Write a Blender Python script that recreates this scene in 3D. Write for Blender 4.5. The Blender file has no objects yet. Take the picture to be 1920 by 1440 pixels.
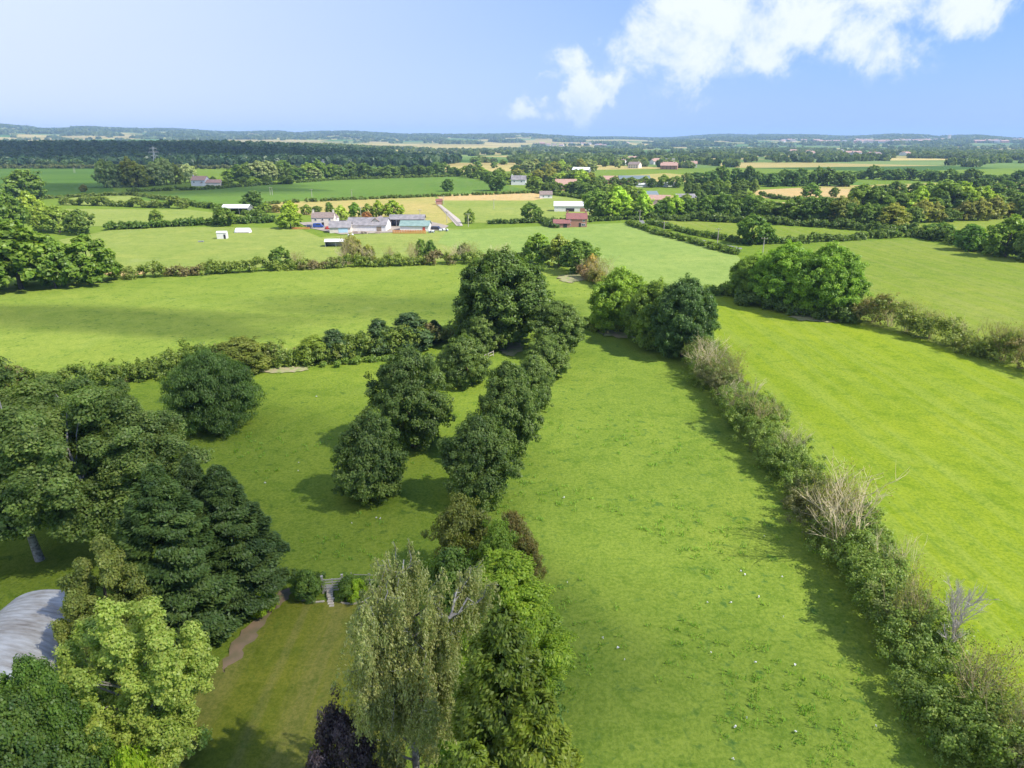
import bpy, math, random
import numpy as np
R = math.radians
sc = bpy.context.scene
# ---------------------------------------------------------------- camera, sky, sun, exposure
CAM_H, PITCH, F = 40.0, R(19.6), 1280.0
cam_d = bpy.data.cameras.new('camera'); cam = bpy.data.objects.new('camera', cam_d)
sc.collection.objects.link(cam); sc.camera = cam
cam.location = (0, 0, CAM_H); cam.rotation_euler = (math.pi/2 - PITCH, 0, 0)
cam_d.lens = 24; cam_d.sensor_width = 36; cam_d.clip_start = 0.5; cam_d.clip_end = 60000
sc.view_settings.view_transform = 'Standard'; sc.view_settings.look = 'None'
sc.view_settings.gamma = 1; sc.view_settings.exposure = 0.98
SUN_EL, SUN_AZ = R(48), R(112)          # azimuth measured from +Y towards +X
SUN = np.array([math.cos(SUN_EL)*math.sin(SUN_AZ), math.cos(SUN_EL)*math.cos(SUN_AZ), math.sin(SUN_EL)])
sd = bpy.data.lights.new('sun', 'SUN'); so = bpy.data.objects.new('sun', sd); sc.collection.objects.link(so)
sd.energy = 3.9; sd.angle = R(0.5); sd.color = (1, .95, .86)
so.rotation_euler = (math.pi/2 - SUN_EL, 0, math.pi - SUN_AZ)
so.location = (200, 0, 300)
cy = sc.cycles
cy.max_bounces = 6; cy.diffuse_bounces = 4; cy.glossy_bounces = 1; cy.transmission_bounces = 3; cy.volume_bounces = 0
cy.transparent_max_bounces = 8; cy.use_denoising = True
cy.caustics_reflective = False; cy.caustics_refractive = False

def dir_uv(px, py):                      # photo pixel -> direction (x/y, z/y)
    a, b = (px-960)/F, (720-py)/F
    y = math.cos(PITCH) + b*math.sin(PITCH); z = -math.sin(PITCH) + b*math.cos(PITCH)
    return a/y, z/y

def make_world():
    w = bpy.data.worlds.new('World'); sc.world = w; w.use_nodes = True
    nt = w.node_tree; N = nt.nodes; L = nt.links; N.clear()
    def m(op, a, b=None, c=None, clamp=False):
        n = N.new('ShaderNodeMath'); n.operation = op; n.use_clamp = clamp
        for i, v in enumerate((a, b, c)):
            if v is None: continue
            if isinstance(v, (int, float)): n.inputs[i].default_value = v
            else: L.new(v, n.inputs[i])
        return n.outputs[0]
    out = N.new('ShaderNodeOutputWorld'); bg = N.new('ShaderNodeBackground')
    sky = N.new('ShaderNodeTexSky'); sky.sky_type = 'NISHITA'; sky.sun_disc = False
    sky.sun_elevation = SUN_EL; sky.sun_rotation = SUN_AZ
    sky.altitude = 50; sky.air_density = 1.0; sky.dust_density = 1.0; sky.ozone_density = 2.0
    tc = N.new('ShaderNodeTexCoord'); sp = N.new('ShaderNodeSeparateXYZ'); L.new(tc.outputs['Generated'], sp.inputs[0])
    x, y, z = sp.outputs
    ys = m('MAXIMUM', y, 0.05)
    u = m('DIVIDE', x, ys); v = m('DIVIDE', z, ys)
    cv = N.new('ShaderNodeCombineXYZ'); L.new(u, cv.inputs[0]); L.new(v, cv.inputs[1])
    nz = N.new('ShaderNodeTexNoise'); nz.inputs['Scale'].default_value = 9; nz.inputs['Detail'].default_value = 10
    nz.inputs['Roughness'].default_value = .70; nz.inputs['Distortion'].default_value = .3
    L.new(cv.outputs[0], nz.inputs['Vector'])
    dn = m('SUBTRACT', nz.outputs['Fac'], 0.5)
    nz2 = N.new('ShaderNodeTexNoise'); nz2.inputs['Scale'].default_value = 14; nz2.inputs['Detail'].default_value = 9; nz2.inputs['Roughness'].default_value = .62
    L.new(cv.outputs[0], nz2.inputs['Vector']); sp2 = N.new('ShaderNodeSeparateColor'); L.new(nz2.outputs['Color'], sp2.inputs[0])
    uu = m('MULTIPLY_ADD', m('SUBTRACT', sp2.outputs[0], .5), .13, u)
    vv = m('MULTIPLY_ADD', m('SUBTRACT', sp2.outputs[1], .5), .09, v)
    # cloud body: (px, py, half width, half height, tilt deg, strength)
    blobs = [(1290,90,95,105,10,1.05),(1405,55,120,85,0,1.1),(1560,50,150,60,-12,.95),(1640,90,60,45,-20,.9),(1790,25,80,66,0,1.3),(1430,110,60,30,-15,.8),(1230,90,60,60,35,.8),(1120,70,22,12,40,.6),(1020,150,20,10,20,.6),
             (1170,50,55,42,30,.75),(1300,160,40,40,0,.8),(1150,150,70,24,42,1.0),(1062,118,42,34,-20,1.35),(985,205,66,22,0,1.45),
             (1095,222,40,42,0,1.2),(1085,172,40,24,-35,1.2),(1500,-10,330,50,0,.9),(1700,0,200,50,0,.8)]
    tot = None
    for (px, py, hw, hh, t, s) in blobs:
        cu, cvv = dir_uv(px, py); e = dir_uv(px+hw, py)[0]-cu; h = dir_uv(px, py-hh)[1]-cvv
        ca, sa = math.cos(R(t)), math.sin(R(t))
        du = m('SUBTRACT', uu, cu); dv = m('SUBTRACT', vv, cvv)
        p = m('DIVIDE', m('ADD', m('MULTIPLY', du, ca), m('MULTIPLY', dv, sa)), e)
        q = m('DIVIDE', m('SUBTRACT', m('MULTIPLY', dv, ca), m('MULTIPLY', du, sa)), h)
        r2 = m('ADD', m('MULTIPLY', p, p), m('MULTIPLY', q, q))
        g = m('MULTIPLY', m('EXPONENT', m('MULTIPLY', r2, -1.1)), s)
        tot = g if tot is None else m('ADD', tot, g)
    tot = m('MINIMUM', tot, 1.35)
    c = m('MULTIPLY_ADD', dn, 4.2, tot)
    mr = N.new('ShaderNodeMapRange'); mr.interpolation_type = 'SMOOTHSTEP'
    mr.inputs['From Min'].default_value = .30; mr.inputs['From Max'].default_value = 1.6
    L.new(c, mr.inputs['Value'])
    fac = m('MULTIPLY', m('MULTIPLY', mr.outputs[0], m('GREATER_THAN', y, .05)), m('MULTIPLY', tot, 1.6, clamp=True))
    cov = m('MULTIPLY', fac, .93)
    # thin bright veil of high cloud over the west of the view
    wv = N.new('ShaderNodeMapRange'); wv.interpolation_type = 'SMOOTHSTEP'
    wv.inputs['From Min'].default_value = .55; wv.inputs['From Max'].default_value = -.85
    L.new(u, wv.inputs['Value'])
    hor = N.new('ShaderNodeMapRange'); hor.inputs['From Min'].default_value = 0.; hor.inputs['From Max'].default_value = .25
    L.new(v, hor.inputs['Value'])
    blue = N.new('ShaderNodeMix'); blue.data_type = 'RGBA'; L.new(hor.outputs[0], blue.inputs['Factor'])
    blue.inputs['A'].default_value = SKY_LOW; blue.inputs['B'].default_value = SKY_HIGH
    mx0 = N.new('ShaderNodeMix'); mx0.data_type = 'RGBA'; mx0.inputs['Factor'].default_value = .72
    L.new(sky.outputs[0], mx0.inputs['A']); L.new(blue.outputs['Result'], mx0.inputs['B'])
    mx1 = N.new('ShaderNodeMix'); mx1.data_type = 'RGBA'
    L.new(m('MULTIPLY', wv.outputs[0], .85), mx1.inputs['Factor']); L.new(mx0.outputs['Result'], mx1.inputs['A'])
    mx1.inputs['B'].default_value = VEIL
    mx2 = N.new('ShaderNodeMix'); mx2.data_type = 'RGBA'
    L.new(cov, mx2.inputs['Factor']); L.new(mx1.outputs['Result'], mx2.inputs['A'])
    mx2.inputs['B'].default_value = CLOUD
    L.new(mx2.outputs['Result'], bg.inputs['Color']); bg.inputs['Strength'].default_value = .1
    L.new(bg.outputs[0], out.inputs['Surface'])
SKY_LOW = (1.4, 2.6, 5.9, 1); SKY_HIGH = (.65, 1.85, 6.1, 1); VEIL = (4.5, 4.9, 6.0, 1); CLOUD = (5.2, 5.5, 5.7, 1)
make_world()

# ---------------------------------------------------------------- helpers
def S(a, b, x):
    t = np.clip((x-a)/(b-a), 0, 1); return t*t*(3-2*t)
def height(x, y):
    x = np.asarray(x, float); y = np.asarray(y, float)
    a = 25*S(1150, 1850, y)*(1-S(-800, -180, x+.12*(1800-y)))*(1-.7*S(2100, 3200, y))
    r = np.hypot(x, y); az = x/np.maximum(y, 1)
    B = np.interp(az, [-.9, -.72, -.6, -.45, -.28, -.15, 0, .12, .22, .34, .5, .9], [185, 180, 160, 140, 112, 100, 95, 80, 68, 92, 75, 50])
    B = B + 9*np.sin(az*23+1) + 6*np.sin(az*51) + 8*np.sin(r/900+az*9)
    b = B*S(3200, 9300, r)**1.15
    return np.where(y > 1000, a+b*S(1000, 2500, y), 0.0)
def G(px, py):                            # photo pixel -> ground point
    u, v = dir_uv(px, py)
    t = 5.0; last = 5.0
    if v < 0:
        t0 = CAM_H/-v
        if t0 < 1000: return np.array([u*t0, t0, 0.0])
    t = 900.0
    while t < 13000:
        if CAM_H + v*t < height(u*t, t): break
        t += 10
    return np.array([u*t, t, float(height(u*t, t))])
def depth_at(p):                          # depth along the camera axis
    return p[1]*math.cos(PITCH) + (CAM_H-p[2])*math.sin(PITCH)
def h_for(p, topy):                       # height of a thing at p whose top shows at photo row topy
    _, v = dir_uv(960, topy); return CAM_H + v*p[1] - p[2]

def link(o, parent=None):
    sc.collection.objects.link(o)
    if parent: o.parent = parent
    return o
def tag(o, label=None, cat=None, group=None, kind=None):
    for k, v in (('label', label), ('category', cat), ('group', group), ('kind', kind)):
        if v: o[k] = v
    return o
def empty(name, loc, rz=0, label=None, cat=None, group=None):
    o = bpy.data.objects.new(name, None); o.location = loc; o.rotation_euler = (0, 0, rz)
    o.empty_display_size = .5
    return tag(link(o), label, cat, group)

MATS = {}
def simple(name, col, rough=.7, metal=0, noise=0, nscale=2.0, col2=None, bump=0):
    if name in MATS: return MATS[name]
    m = bpy.data.materials.new(name); m.use_nodes = True; MATS[name] = m
    nt = m.node_tree; b = nt.nodes['Principled BSDF']
    b.inputs['Base Color'].default_value = (*col, 1); b.inputs['Roughness'].default_value = rough; b.inputs['Metallic'].default_value = metal
    if col2 or noise:
        g = nt.nodes.new('ShaderNodeTexCoord')
        n = nt.nodes.new('ShaderNodeTexNoise'); n.inputs['Scale'].default_value = nscale; n.inputs['Detail'].default_value = 6
        nt.links.new(g.outputs['Object'], n.inputs['Vector'])
        r = nt.nodes.new('ShaderNodeMapRange'); r.inputs['From Min'].default_value = .35; r.inputs['From Max'].default_value = .65
        nt.links.new(n.outputs['Fac'], r.inputs['Value'])
        x = nt.nodes.new('ShaderNodeMix'); x.data_type = 'RGBA'
        x.inputs['A'].default_value = (*col, 1); x.inputs['B'].default_value = (*(col2 or tuple(c*(1-noise) for c in col)), 1)
        nt.links.new(r.outputs[0], x.inputs['Factor']); nt.links.new(x.outputs['Result'], b.inputs['Base Color'])
        if bump:
            bm = nt.nodes.new('ShaderNodeBump'); bm.inputs['Strength'].default_value = bump; bm.inputs['Distance'].default_value = .1
            nt.links.new(n.outputs['Fac'], bm.inputs['Height']); nt.links.new(bm.outputs[0], b.inputs['Normal'])
    return m

def leaf_material(name='leaves', trans=.38, gloss=.02):
    m = bpy.data.materials.new(name); m.use_nodes = True; nt = m.node_tree; N = nt.nodes; L = nt.links; N.clear()
    out = N.new('ShaderNodeOutputMaterial')
    at = N.new('ShaderNodeAttribute'); at.attribute_name = 'col'
    oi = N.new('ShaderNodeObjectInfo')
    mu = N.new('ShaderNodeMix'); mu.data_type = 'RGBA'; mu.blend_type = 'MULTIPLY'; mu.inputs['Factor'].default_value = 1
    L.new(at.outputs['Color'], mu.inputs['A']); L.new(oi.outputs['Color'], mu.inputs['B'])
    d = N.new('ShaderNodeBsdfDiffuse'); t = N.new('ShaderNodeBsdfTranslucent'); g = N.new('ShaderNodeBsdfGlossy')
    g.inputs['Roughness'].default_value = .45; g.inputs['Color'].default_value = (.8, .85, .8, 1)
    L.new(mu.outputs['Result'], d.inputs['Color'])
    tm = N.new('ShaderNodeMix'); tm.data_type = 'RGBA'; tm.blend_type = 'MULTIPLY'; tm.inputs['Factor'].default_value = 1
    tm.inputs['B'].default_value = (1.5, 1.6, .7, 1); L.new(mu.outputs['Result'], tm.inputs['A']); L.new(tm.outputs['Result'], t.inputs['Color'])
    a = N.new('ShaderNodeMixShader'); a.inputs[0].default_value = trans; L.new(d.outputs[0], a.inputs[1]); L.new(t.outputs[0], a.inputs[2])
    b = N.new('ShaderNodeMixShader'); b.inputs[0].default_value = gloss; L.new(a.outputs[0], b.inputs[1]); L.new(g.outputs[0], b.inputs[2])
    L.new(b.outputs[0], out.inputs['Surface'])
    return m
LEAF = leaf_material()

def quad_mesh(name, P, col, mat=None):
    """P (N,4,3) quads, col (N,3) leaf colours"""
    n = len(P); me = bpy.data.meshes.new(name)
    me.vertices.add(4*n); me.loops.add(4*n); me.polygons.add(n)
    me.vertices.foreach_set('co', P.astype(np.float32).ravel())
    me.loops.foreach_set('vertex_index', np.arange(4*n, dtype=np.int32))
    me.polygons.foreach_set('loop_start', np.arange(0, 4*n, 4, dtype=np.int32))
    me.update(calc_edges=True)
    a = me.attributes.new('col', 'FLOAT_COLOR', 'FACE')
    c = np.ones((n, 4), np.float32); c[:, :3] = np.clip(col, 0.004, 1); a.data.foreach_set('color', c.ravel())
    me.materials.append(mat or LEAF)
    return me
def nrm(v): return v/np.maximum(np.linalg.norm(v, axis=-1, keepdims=True), 1e-9)
def rdir(rng, n): return nrm(rng.normal(size=(n, 3)))
def quads(rng, P, Nn, size, aspect=.7, axis=None):
    """rhombic leaf faces at P with normals Nn; axis gives the long direction"""
    n = len(P); ref = rdir(rng, n) if axis is None else axis
    t1 = nrm(ref - (ref*Nn).sum(1, keepdims=True)*Nn); t2 = np.cross(Nn, t1)
    s = (np.asarray(size)*rng.uniform(.65, 1.3, n))[:, None]
    bend = Nn*s*.18
    return np.stack([P-t1*s, P-t2*s*aspect+bend, P+t1*s, P+t2*s*aspect+bend], 1)
def tone(rng, base, base2, k, spread=.18):
    """k in 0..1 per leaf mixes two real leaf colours, with a little scatter"""
    b, b2 = np.array(base), np.array(base2)
    c = b[None]*(1-k[:, None]) + b2[None]*k[:, None]
    c = c*np.array([2.2, 1.95, 1.32])
    return c*rng.uniform(1-spread, 1+spread, (len(k), 1))*rng.uniform(.94, 1.06, (len(k), 3))

def prof(shape, t):
    if shape.startswith('plume'): shape = 'round'
    if shape == 'round': return np.sqrt(np.clip(1-(2*t-1)**2, 0, 1))**.8
    if shape == 'egg': return np.sqrt(np.clip(1-(1.9*t-.75)**2/1.3, 0.02, 1))
    if shape == 'dome': return np.sqrt(np.clip(1-t**2.4, 0.02, 1))*(.75+.25*np.clip(t*4, 0, 1))
    if shape == 'cone': return (1-t)**.75*(.55+.45*np.clip(t*6, 0, 1))+.03
    if shape == 'tall': return np.clip(np.minimum(t*3+.35, 1)*np.sqrt(np.clip(1-t**3, 0, 1)), .05, 1)
def lobes(rng, H, Rr, z0, n, lr, shape):
    t = (np.arange(n)+rng.uniform(0, 1, n))/n; t = t**.9
    a = np.arange(n)*2.39996 + rng.normal(0, .35, n)
    p = prof(shape, t)*Rr
    r = np.maximum(p-lr*.6, .0)*rng.uniform(.25, 1.08, n)**.45*np.where(rng.random(n) < .14, 1.2, 1.0)
    z = z0 + lr*.5 + t*(H-z0-lr*1.3)
    C = np.stack([r*np.cos(a), r*np.sin(a), z], 1); C[-1, :2] *= .3
    if shape in ('plume', 'plume_few'):
        m = 13 if shape == 'plume' else 8
        pa = np.arange(m)*2.39996+rng.normal(0, .3, m); pr = Rr*np.sqrt((np.arange(m)+.3)/m)*.8
        ph = H*(1-.34*(pr/Rr)**1.6)*rng.uniform(.84, 1.02, m); ph[0] = H
        j = rng.integers(0, m, n); t = rng.uniform(0, 1, n)**.8; lean = .45+.55*np.minimum(t*1.8, 1)
        sp_ = (1-t)**.6*Rr*.27*np.sqrt(rng.random(n)); b = rng.uniform(0, 6.28, n)
        C = np.stack([np.cos(pa[j])*pr[j]*lean+np.cos(b)*sp_, np.sin(pa[j])*pr[j]*lean+np.sin(b)*sp_, z0+lr*.5+t*(ph[j]-z0-lr*.9)], 1)
        return C, lr*rng.uniform(.7, 1.25, n)*(1-.5*t)
    return C, lr*rng.uniform(.7, 1.3, n)*(1-.25*t)
def crown(rng, H, Rr, z0, nl, lr, nc, cr, nf, leaf, cA, cB, shape='round', up=.5, axis_mode=None, aspect=.7, flat=.85, spread=.18):
    C, LR = lobes(rng, H, Rr, z0, nl, lr, shape)
    cen = np.array([0, 0, z0+(H-z0)*.45])
    D = rdir(rng, nl*nc); D[:, 2] = D[:, 2]*.9+.15; D = nrm(D)
    li = np.repeat(np.arange(nl), nc)
    out = nrm(C-cen)[li]
    D = nrm(D+out*.35)
    K = C[li] + D*(LR[li]*np.where(rng.random(nl*nc) < .15, rng.uniform(1.0, 1.5, nl*nc), rng.uniform(.55, 1.0, nl*nc)))[:, None]*np.array([1, 1, flat])
    ck = np.clip(rng.normal(.5, .2, nl)[li]+rng.normal(0, .18, nl*nc), 0, 1)
    ci = np.repeat(np.arange(nl*nc), nf)
    E = rdir(rng, len(ci)); E[:, 2] += .15
    P = K[ci] + E*(cr*rng.uniform(.2, 1.05, len(ci))**.6)[:, None]*np.array([1, 1, .75])
    Nn = nrm(E*.5 + D[ci]*.5 + np.array([0, 0, up]) + rdir(rng, len(ci))*.7)
    ax = None
    if axis_mode == 'out': ax = nrm(D[ci]*np.array([1, 1, .35])+rdir(rng, len(ci))*.4)
    if axis_mode == 'down': ax = nrm(np.array([0, 0, -1.])+rdir(rng, len(ci))*.25)
    k = np.clip(ck[ci]+rng.normal(0, .15, len(ci)), 0, 1)
    keep = P[:, 2] > .12
    return quads(rng, P, Nn, leaf, aspect, ax)[keep], tone(rng, cA, cB, k, spread)[keep], C

class Tubes:
    def __init__(s): s.v = []; s.f = []; s.mi = []
    def add(s, pts, rad, sides=6, mi=0):
        pts = np.asarray(pts, float); n = len(pts); b = len(s.v)
        for i in range(n):
            d = pts[min(i+1, n-1)]-pts[max(i-1, 0)]; d = d/max(np.linalg.norm(d), 1e-9)
            r0 = np.array([1, 0, 0]) if abs(d[0]) < .8 else np.array([0, 1, 0])
            a = np.cross(d, r0); a /= np.linalg.norm(a); c = np.cross(d, a)
            for k in range(sides):
                t = 2*math.pi*k/sides; s.v.append(tuple(pts[i]+(a*math.cos(t)+c*math.sin(t))*rad[i]))
        for i in range(n-1):
            for k in range(sides):
                k2 = (k+1) % sides
                s.f.append((b+i*sides+k, b+i*sides+k2, b+(i+1)*sides+k2, b+(i+1)*sides+k)); s.mi.append(mi)
        s.f.append(tuple(b+(n-1)*sides+k for k in range(sides))); s.mi.append(mi)
    def box(s, c, size, rz=0, mi=0, tilt=0):
        b = len(s.v); ca, sa = math.cos(rz), math.sin(rz)
        for dx in (-.5, .5):
            for dy in (-.5, .5):
                for dz in (-.5, .5):
                    x, y, z = dx*size[0], dy*size[1], dz*size[2]
                    x, z = x*math.cos(tilt)-z*math.sin(tilt), x*math.sin(tilt)+z*math.cos(tilt)
                    s.v.append((c[0]+x*ca-y*sa, c[1]+x*sa+y*ca, c[2]+z))
        for f in ((0, 1, 3, 2), (4, 6, 7, 5), (0, 4, 5, 1), (2, 3, 7, 6), (0, 2, 6, 4), (1, 5, 7, 3)):
            s.f.append(tuple(b+i for i in f)); s.mi.append(mi)
    def poly(s, vs, fs, mi=0):
        b = len(s.v); s.v += [tuple(v) for v in vs]
        for f in fs: s.f.append(tuple(b+i for i in f)); s.mi.append(mi)
    def mesh(s, name, mats, smooth=False):
        me = bpy.data.meshes.new(name); me.from_pydata(s.v, [], s.f)
        for m in (mats if isinstance(mats, (list, tuple)) else [mats]): me.materials.append(m)
        me.polygons.foreach_set('material_index', s.mi)
        if smooth: me.polygons.foreach_set('use_smooth', [True]*len(s.f))
        me.update(); return me
    def obj(s, name, mats, parent=None, smooth=False):
        return link(bpy.data.objects.new(name, s.mesh(name, mats, smooth)), parent)

BARK = simple('bark', (.11, .09, .065), .9, noise=.5, nscale=3)
PALEBARK = simple('pale_bark', (.42, .40, .36), .8, col2=(.16, .14, .12), nscale=4)
GREYBARK = simple('grey_bark', (.30, .27, .22), .9, col2=(.2, .17, .13), nscale=2)
TWIG = simple('dry_twig', (.60, .51, .31), .9, col2=(.46, .38, .22), nscale=1)

def limb(rng, a, b, r0, r1, k=5, wob=.12):
    t = np.linspace(0, 1, k)[:, None]; a = np.asarray(a, float); b = np.asarray(b, float)
    p = a*(1-t)+b*t + rng.normal(size=(k, 3))*wob*np.linalg.norm(b-a)*.25*np.sin(np.pi*t)
    p[:, 2] += .12*np.linalg.norm(b-a)*np.sin(np.pi*t[:, 0])*.5
    return p, r0*(1-t[:, 0])+r1*t[:, 0]
def trunk_mesh(rng, name, H, z0, C, r, mat, nlimb=12, top=.8):
    T = Tubes(); hh = H*top
    sp = [np.array([0, 0, -.1])]+[np.array([rng.normal(0, .02)*H, rng.normal(0, .02)*H, hh*q]) for q in (.2, .4, .6, .8, 1)]
    T.add(sp, [r*1.35, r, r*.82, r*.62, r*.4, r*.12], 8)
    for i in rng.permutation(len(C))[:nlimb]:
        c = C[i]; zz = max(z0*.6, min(c[2]*.65, hh*.85)); q = zz/hh
        base = np.array([np.interp(q, [0, .2, .4, .6, .8, 1], [p[j] for p in sp]) for j in range(3)])
        p, rr = limb(rng, base, c, r*.42*(1-q*.6), r*.08); T.add(p, rr, 5)
    return T.mesh(name, mat, True)

SPECIES = {}
def species(key, seed, H, Rr, z0, nl, lr, nc, cr, nf, leaf, cA, cB, shape='round', bark=None, nlimb=12, tr=None, **kw):
    """build the shared crown and trunk meshes of one kind of tree"""
    rng = np.random.default_rng(seed)
    if leaf < .4: leaf *= .66; nf = int(nf*2.1)
    P, col, C = crown(rng, H, Rr, z0, nl, lr, nc, cr, nf, leaf, cA, cB, shape, **kw)
    SPECIES[key] = (quad_mesh('crown', P, col), trunk_mesh(rng, 'trunk', H, z0, C, tr or H*.022, bark or BARK, nlimb), H, Rr)
def put(name, key, loc, h, w, label, cat='tree', group=None, tint=(1, 1, 1), rz=None):
    cm, tm, H, Rr = SPECIES[key]
    o = empty(name, tuple(loc), rz if rz is not None else random.uniform(0, 6.28), label, cat, group)
    for nme, me in (('crown', cm), ('trunk', tm)):
        c = link(bpy.data.objects.new(nme, me), o); c.scale = (w/2/Rr, w/2/Rr, h/H)
        if nme == 'crown': c.color = (*tint, 1)
    return o
def at(name, key, bx, by, topy, wpx, label, cat='tree', group=None, tint=(1, 1, 1), hmin=1.0, rz=None, dz=0):
    """stand a tree at ground pixel (bx, by), its top on row topy, wpx wide in the photo"""
    p = G(bx, by); h = max(h_for(p, topy), hmin)
    q = p.copy(); q[2] += h*.6; w = wpx*depth_at(q)/F
    return put(name, key, p, h, w, label, cat, group, tint, rz)
random.seed(7)


# ---------------------------------------------------------------- ground, fields
def field_material(name, a, b, big=.01, tuft=.4, tuftcol=None, straw=0, strawcol=(.33, .30, .12), stripe=None, stripe_amt=.0, bump=.35, fine=1.2):
    m = bpy.data.materials.new(name); m.use_nodes = True; nt = m.node_tree; N = nt.nodes; L = nt.links
    if a != 'attr': a = (a[0]*1.28, a[1]*1.02, a[2]*.85); b = (b[0]*1.28, b[1]*1.02, b[2]*.85)
    bs = N['Principled BSDF']; bs.inputs['Roughness'].default_value = .9; bs.inputs['Specular IOR Level'].default_value = .03
    geo = N.new('ShaderNodeNewGeometry')
    def noise(scale, det=5, rough=.55, vec=None, dist=0):
        n = N.new('ShaderNodeTexNoise'); n.inputs['Scale'].default_value = scale; n.inputs['Detail'].default_value = det
        n.inputs['Roughness'].default_value = rough; n.inputs['Distortion'].default_value = dist
        L.new(vec or geo.outputs['Position'], n.inputs['Vector']); return n.outputs['Fac']
    def mr(v, a0, a1, b0=0, b1=1):
        r = N.new('ShaderNodeMapRange'); r.interpolation_type = 'SMOOTHSTEP'
        for k, q in zip(('From Min', 'From Max', 'To Min', 'To Max'), (a0, a1, b0, b1)): r.inputs[k].default_value = q
        L.new(v, r.inputs['Value']); return r.outputs[0]
    def mix(f, A, B, mode='MIX'):
        x = N.new('ShaderNodeMix'); x.data_type = 'RGBA'; x.blend_type = mode
        if isinstance(f, (int, float)): x.inputs['Factor'].default_value = f
        else: L.new(f, x.inputs['Factor'])
        for s, v in (('A', A), ('B', B)):
            if isinstance(v, tuple): x.inputs[s].default_value = (*v, 1) if len(v) == 3 else v
            else: L.new(v, x.inputs[s])
        return x.outputs['Result']
    if a == 'attr':
        at_ = N.new('ShaderNodeAttribute'); at_.attribute_name = 'col'; A = at_.outputs['Color']
        c = mix(mr(noise(big), .3, .7), A, mix(1.0, A, (.8, .85, .8), 'MULTIPLY'))
    else:
        c = mix(mr(noise(big, 6, .6), .32, .68), a, b)
    n_mid = noise(.16, 6, .62, dist=.6)
    c = mix(mr(n_mid, .35, .68, 0, .45), c, mix(1.0, c, (.70, .80, .72), 'MULTIPLY'))
    if stripe is not None:
        mp = N.new('ShaderNodeMapping'); mp.inputs['Rotation'].default_value = (0, 0, stripe); mp.inputs['Scale'].default_value = (1, .035, 1)
        L.new(geo.outputs['Position'], mp.inputs['Vector'])
        s1 = noise(.45, 4, .65, mp.outputs[0])
        c = mix(mr(s1, .42, .62, 0, stripe_amt), c, strawcol)
        s2 = noise(.9, 3, .6, mp.outputs[0])
        c = mix(mr(s2, .5, .7, 0, stripe_amt), c, mix(1.0, c, (.65, .78, .6), 'MULTIPLY'))
    if straw:
        c = mix(mr(noise(.035, 6, .7, dist=1), .55, .75, 0, straw), c, strawcol)
    if tuft:
        tn = mr(noise(.75, 4, .6, dist=.4), .56, .70, 0, 1)
        gate = mr(noise(.06, 3), .36, .58, .35, 1)
        mm = N.new('ShaderNodeMath'); mm.operation = 'MULTIPLY'; L.new(tn, mm.inputs[0]); L.new(gate, mm.inputs[1])
        m2 = N.new('ShaderNodeMath'); m2.operation = 'MULTIPLY'; L.new(mm.outputs[0], m2.inputs[0]); m2.inputs[1].default_value = tuft
        c = mix(m2.outputs[0], c, tuftcol or (.045, .11, .02))
    c = mix(mr(noise(.32, 5, .7, dist=1.2), .48, .66, 0, .55), c, mix(1.0, c, (.60, .74, .58), 'MULTIPLY'))
    c = mix(mr(noise(.05, 4, .6, dist=.8), .52, .66, 0, .5), c, mix(1.0, c, (1.18, 1.08, 1.1), 'MULTIPLY'))
    fn = noise(fine*2.2, 5, .75)
    c = mix(mr(fn, .38, .62, 0, .8), c, mix(1.0, c, (.60, .70, .55), 'MULTIPLY'))
    c = mix(mr(noise(fine*.8, 4, .7), .5, .62, 0, .4), c, mix(1.0, c, (.72, .80, .66), 'MULTIPLY'))
    L.new(c, bs.inputs['Base Color'])
    if bump:
        bp = N.new('ShaderNodeBump'); bp.inputs['Strength'].default_value = bump; bp.inputs['Distance'].default_value = .25
        L.new(fn, bp.inputs['Height']); L.new(bp.outputs[0], bs.inputs['Normal'])
    return m
PAST = field_material('pasture', (.175, .285, .045), (.135, .235, .036), straw=.25, strawcol=(.25, .30, .09))

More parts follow.
